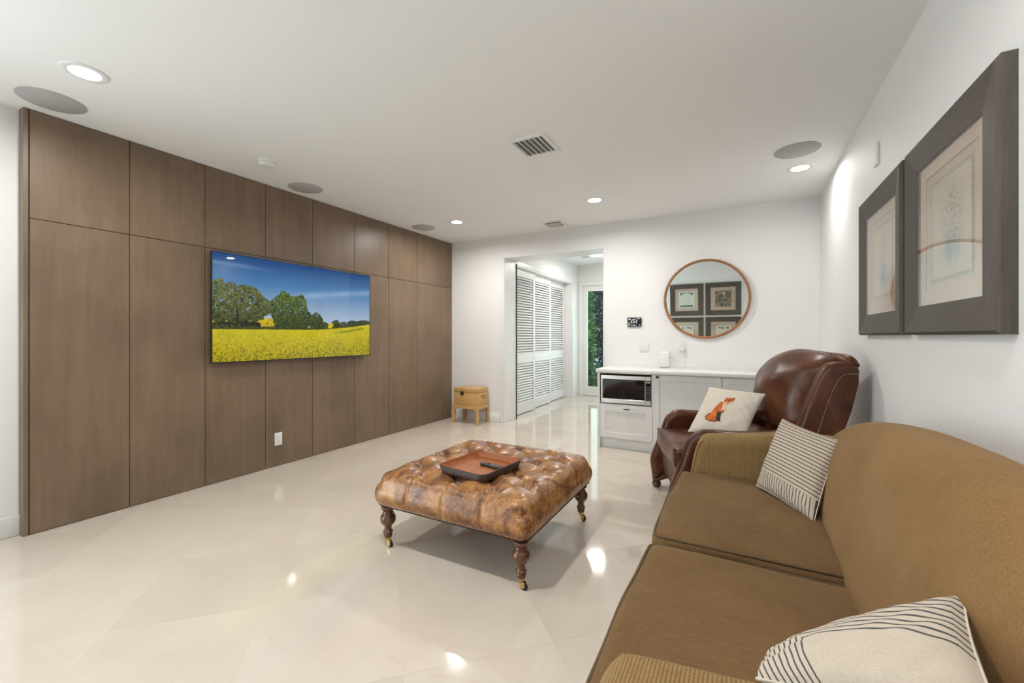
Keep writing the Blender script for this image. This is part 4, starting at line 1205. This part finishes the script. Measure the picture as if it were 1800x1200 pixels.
def bk(x, y, z):
    # bulky back cushion: leans back, crowned, with pulls at the upper corners
    u = y/.33; w = (z-.06)/.30
    lean = (.10*w if w > 0 else .045*w) + .09*max(0, w)**2
    x2 = x + lean + .080*u*u + .010*math.sin(6*u + 4*w)*math.cos(5*w) * (1 if x < 0 else 0)
    z2 = z - .05*u*u*max(0, w)
    return (x2, y, z2)
c = MB(); c.cushion((.115, .345, .262), .10, (.042, 0, .02), 22, 0, Matrix.Translation((.728, 0, .905)), bk); c.build('back_cushion', L, t)
sh = [(.68, .32), (.74, .62), (.80, .88), (.86, 1.04), (.93, 1.125), (1.0, 1.10), (.985, 1.0), (.95, .82), (.89, .60), (.85, .36)]
c = MB(); c.slab(smooth_path(sh, 5, True), -.40, .40, .04, 5); c.build('back_shell', L, t)
rl = MB(); rl.tube(smooth_path([(.955, -.405, 1.085), (.945, -.36, 1.125), (.93, -.2, 1.135), (.93, 0, 1.14), (.93, .2, 1.135), (.945, .36, 1.125), (.955, .405, 1.085)], 5), .036, 14); rl.build('top_roll', L, t)
aout = [(-.125, .035), (-.150, .20), (-.142, .27), (-.115, .345), (-.075, .45), (-.035, .575), (.012, .628), (.075, .658), (.25, .655), (.45, .66), (.66, .69), (.80, .66), (.84, .50), (.82, .25), (.80, .035), (.35, .10), (.05, .10)]
asm = smooth_path(aout[:13], 4) + aout[13:]
wout = [(.615, .60), (.640, .72), (.695, .887), (.745, 1.01), (.785, 1.085), (.845, 1.118), (.93, 1.108), (.975, 1.075), (.966, .99), (.928, .82), (.868, .64), (.84, .52), (.70, .52)]
for s in (-1, 1):
    y0, y1 = sorted((s*.335, s*.440))
    c = MB(); c.slab(asm, y0, y1, .044, 6); c.build('arm', L, t)
    y0, y1 = sorted((s*.345, s*.450))
    wo_ = [(x + (.055 if s > 0 else 0), z) for x, z in wout]
    c = MB(); c.slab(smooth_path(wo_, 5, True), y0, y1, .038, 6); wg = c.build('wing', L, t)
    inner = smooth_path([(.705, .60), (.735, .70), (.785, .87), (.83, .985), (.86, 1.03), (.90, 1.045), (.955, 1.045)], 8)
    po = [(x, z) for x, z in inner] + [(.957, .99), (.918, .82), (.860, .64), (.83, .55)]
    y0, y1 = sorted((s*.448, s*.456))
    c = MB(); c.slab([(x + (.055 if s > 0 else 0), z) for x, z in po], y0, y1, .003, 2); c.build('outer_panel', L, wg)
    nl = MB(); P = np.array(inner); seg = np.r_[0, np.cumsum(np.linalg.norm(np.diff(P, axis=0), axis=1))]
    for d in np.arange(0, seg[-1], .0125):
        x = np.interp(d, seg, P[:, 0]) + (.055 if s > 0 else 0); z = np.interp(d, seg, P[:, 1])
        nl.lathe([(.0034, 0), (.0028, .002), (.0003, .0028)], 8, 0, Matrix.Translation((x, s*.4555, z)) @ Matrix.Rotation(R(90*s)*-1, 4, 'X'))
    nl.build('nailheads', M['nail'], wg)['kind'] = 'stuff'
for sy in (-.385, .385):
    f = MB(); f.lathe([(.022, 0), (.034, .012), (.038, .03), (.03, .05)], 16, 0, Matrix.Translation((-.10, sy, 0))); f.build('foot', M['walnut'], t)
    f = MB(); f.lathe([(.022, 0), (.034, .012), (.038, .03), (.03, .05)], 16, 0, Matrix.Translation((.77, sy, 0))); f.build('foot', M['walnut'], t)
f = MB(); f.slab(smooth_path([(-.085, .38), (-.075, .26), (-.055, .16), (-.03, .12), (.0, .12), (.0, .38)], 4), -.325, .325, .02, 3); f.build('footrest_panel', L, t)

# fox print cushion
def fox_cols(n):
    U, V = np.meshgrid(np.linspace(0, 1, n+1), np.linspace(0, 1, n+1))
    TL, TR, BR, BL = [np.array(c, float) for c in ((540, 95), (1610, 240), (1240, 1020), (95, 960))]
    P = (TL*(1-U[..., None])+TR*U[..., None])*(1-V[..., None]) + (BL*(1-U[..., None])+BR*U[..., None])*V[..., None]
    x, y = P[..., 0] - 80, P[..., 1] - 62
    img = np.ones((n+1, n+1, 3))*np.array([.66, .595, .505])
    orange, deep, pale, dark = np.array([.66, .17, .04]), np.array([.40, .085, .02]), np.array([.70, .50, .34]), np.array([.045, .035, .035])
    nz = noise2(n+1, n+1, n/22, 4)[..., None]
    fur = deep + (orange-deep)*np.clip(nz*1.9-.35, 0, 1)
    def put(poly, c):
        m_ = inpoly(x, y, poly); img[m_] = (c if isinstance(c, np.ndarray) and c.ndim == 3 else np.broadcast_to(c, img.shape))[m_]
    put([(555, 640), (480, 645), (415, 700), (425, 755), (505, 790), (650, 790), (670, 740), (615, 680)], dark*1.6)
    put([(545, 648), (480, 655), (428, 705), (440, 748), (510, 778), (640, 780), (660, 740), (610, 690)], deep)
    put([(540, 665), (490, 672), (445, 712), (455, 742), (520, 765), (630, 768), (640, 740), (600, 700)], fur)
    put([(770, 430), (690, 490), (600, 575), (540, 640), (555, 680), (620, 715), (660, 730), (690, 640), (745, 605), (800, 520), (815, 450)], fur)
    put([(560, 660), (600, 620), (660, 610), (650, 690), (620, 700)], orange*1.05)
    put([(805, 445), (850, 482), (905, 488), (880, 560), (825, 612), (750, 592), (785, 520)], pale)
    put([(752, 590), (840, 590), (800, 650), (770, 660), (740, 640)], fur)
    put([(675, 612), (735, 620), (775, 632), (742, 700), (722, 768), (738, 790), (650, 778), (655, 720)], dark)
    put([(868, 330), (900, 362), (950, 350), (985, 358), (1035, 330), (1018, 395), (985, 450), (930, 500), (870, 500), (835, 485), (818, 440), (825, 390), (862, 362)], fur)
    put([(822, 448), (858, 430), (885, 455), (870, 495), (838, 488)], pale)
    put([(905, 455), (965, 420), (985, 440), (930, 505), (885, 498)], pale)
    put([(868, 330), (893, 358), (870, 364)], dark); put([(1035, 330), (1018, 372), (995, 360)], dark)
    put([(838, 400), (858, 396), (856, 412), (840, 414)], dark); put([(898, 410), (930, 398), (928, 412), (900, 424)], dark)
    put([(828, 462), (850, 460), (846, 478), (830, 478)], dark)
    return img.reshape(-1, 3)
pillow('fox_cushion', 'cream cushion printed with a sitting orange fox on the brown recliner',
       [(-.222, 3.70, .875), (.150, 3.47, .872), (.025, 3.27, .592), (-.345, 3.36, .575)], .06, (M['fox'], M['linen']), 200, .06, fold=.006, seed=8, front_cols=fox_cols)
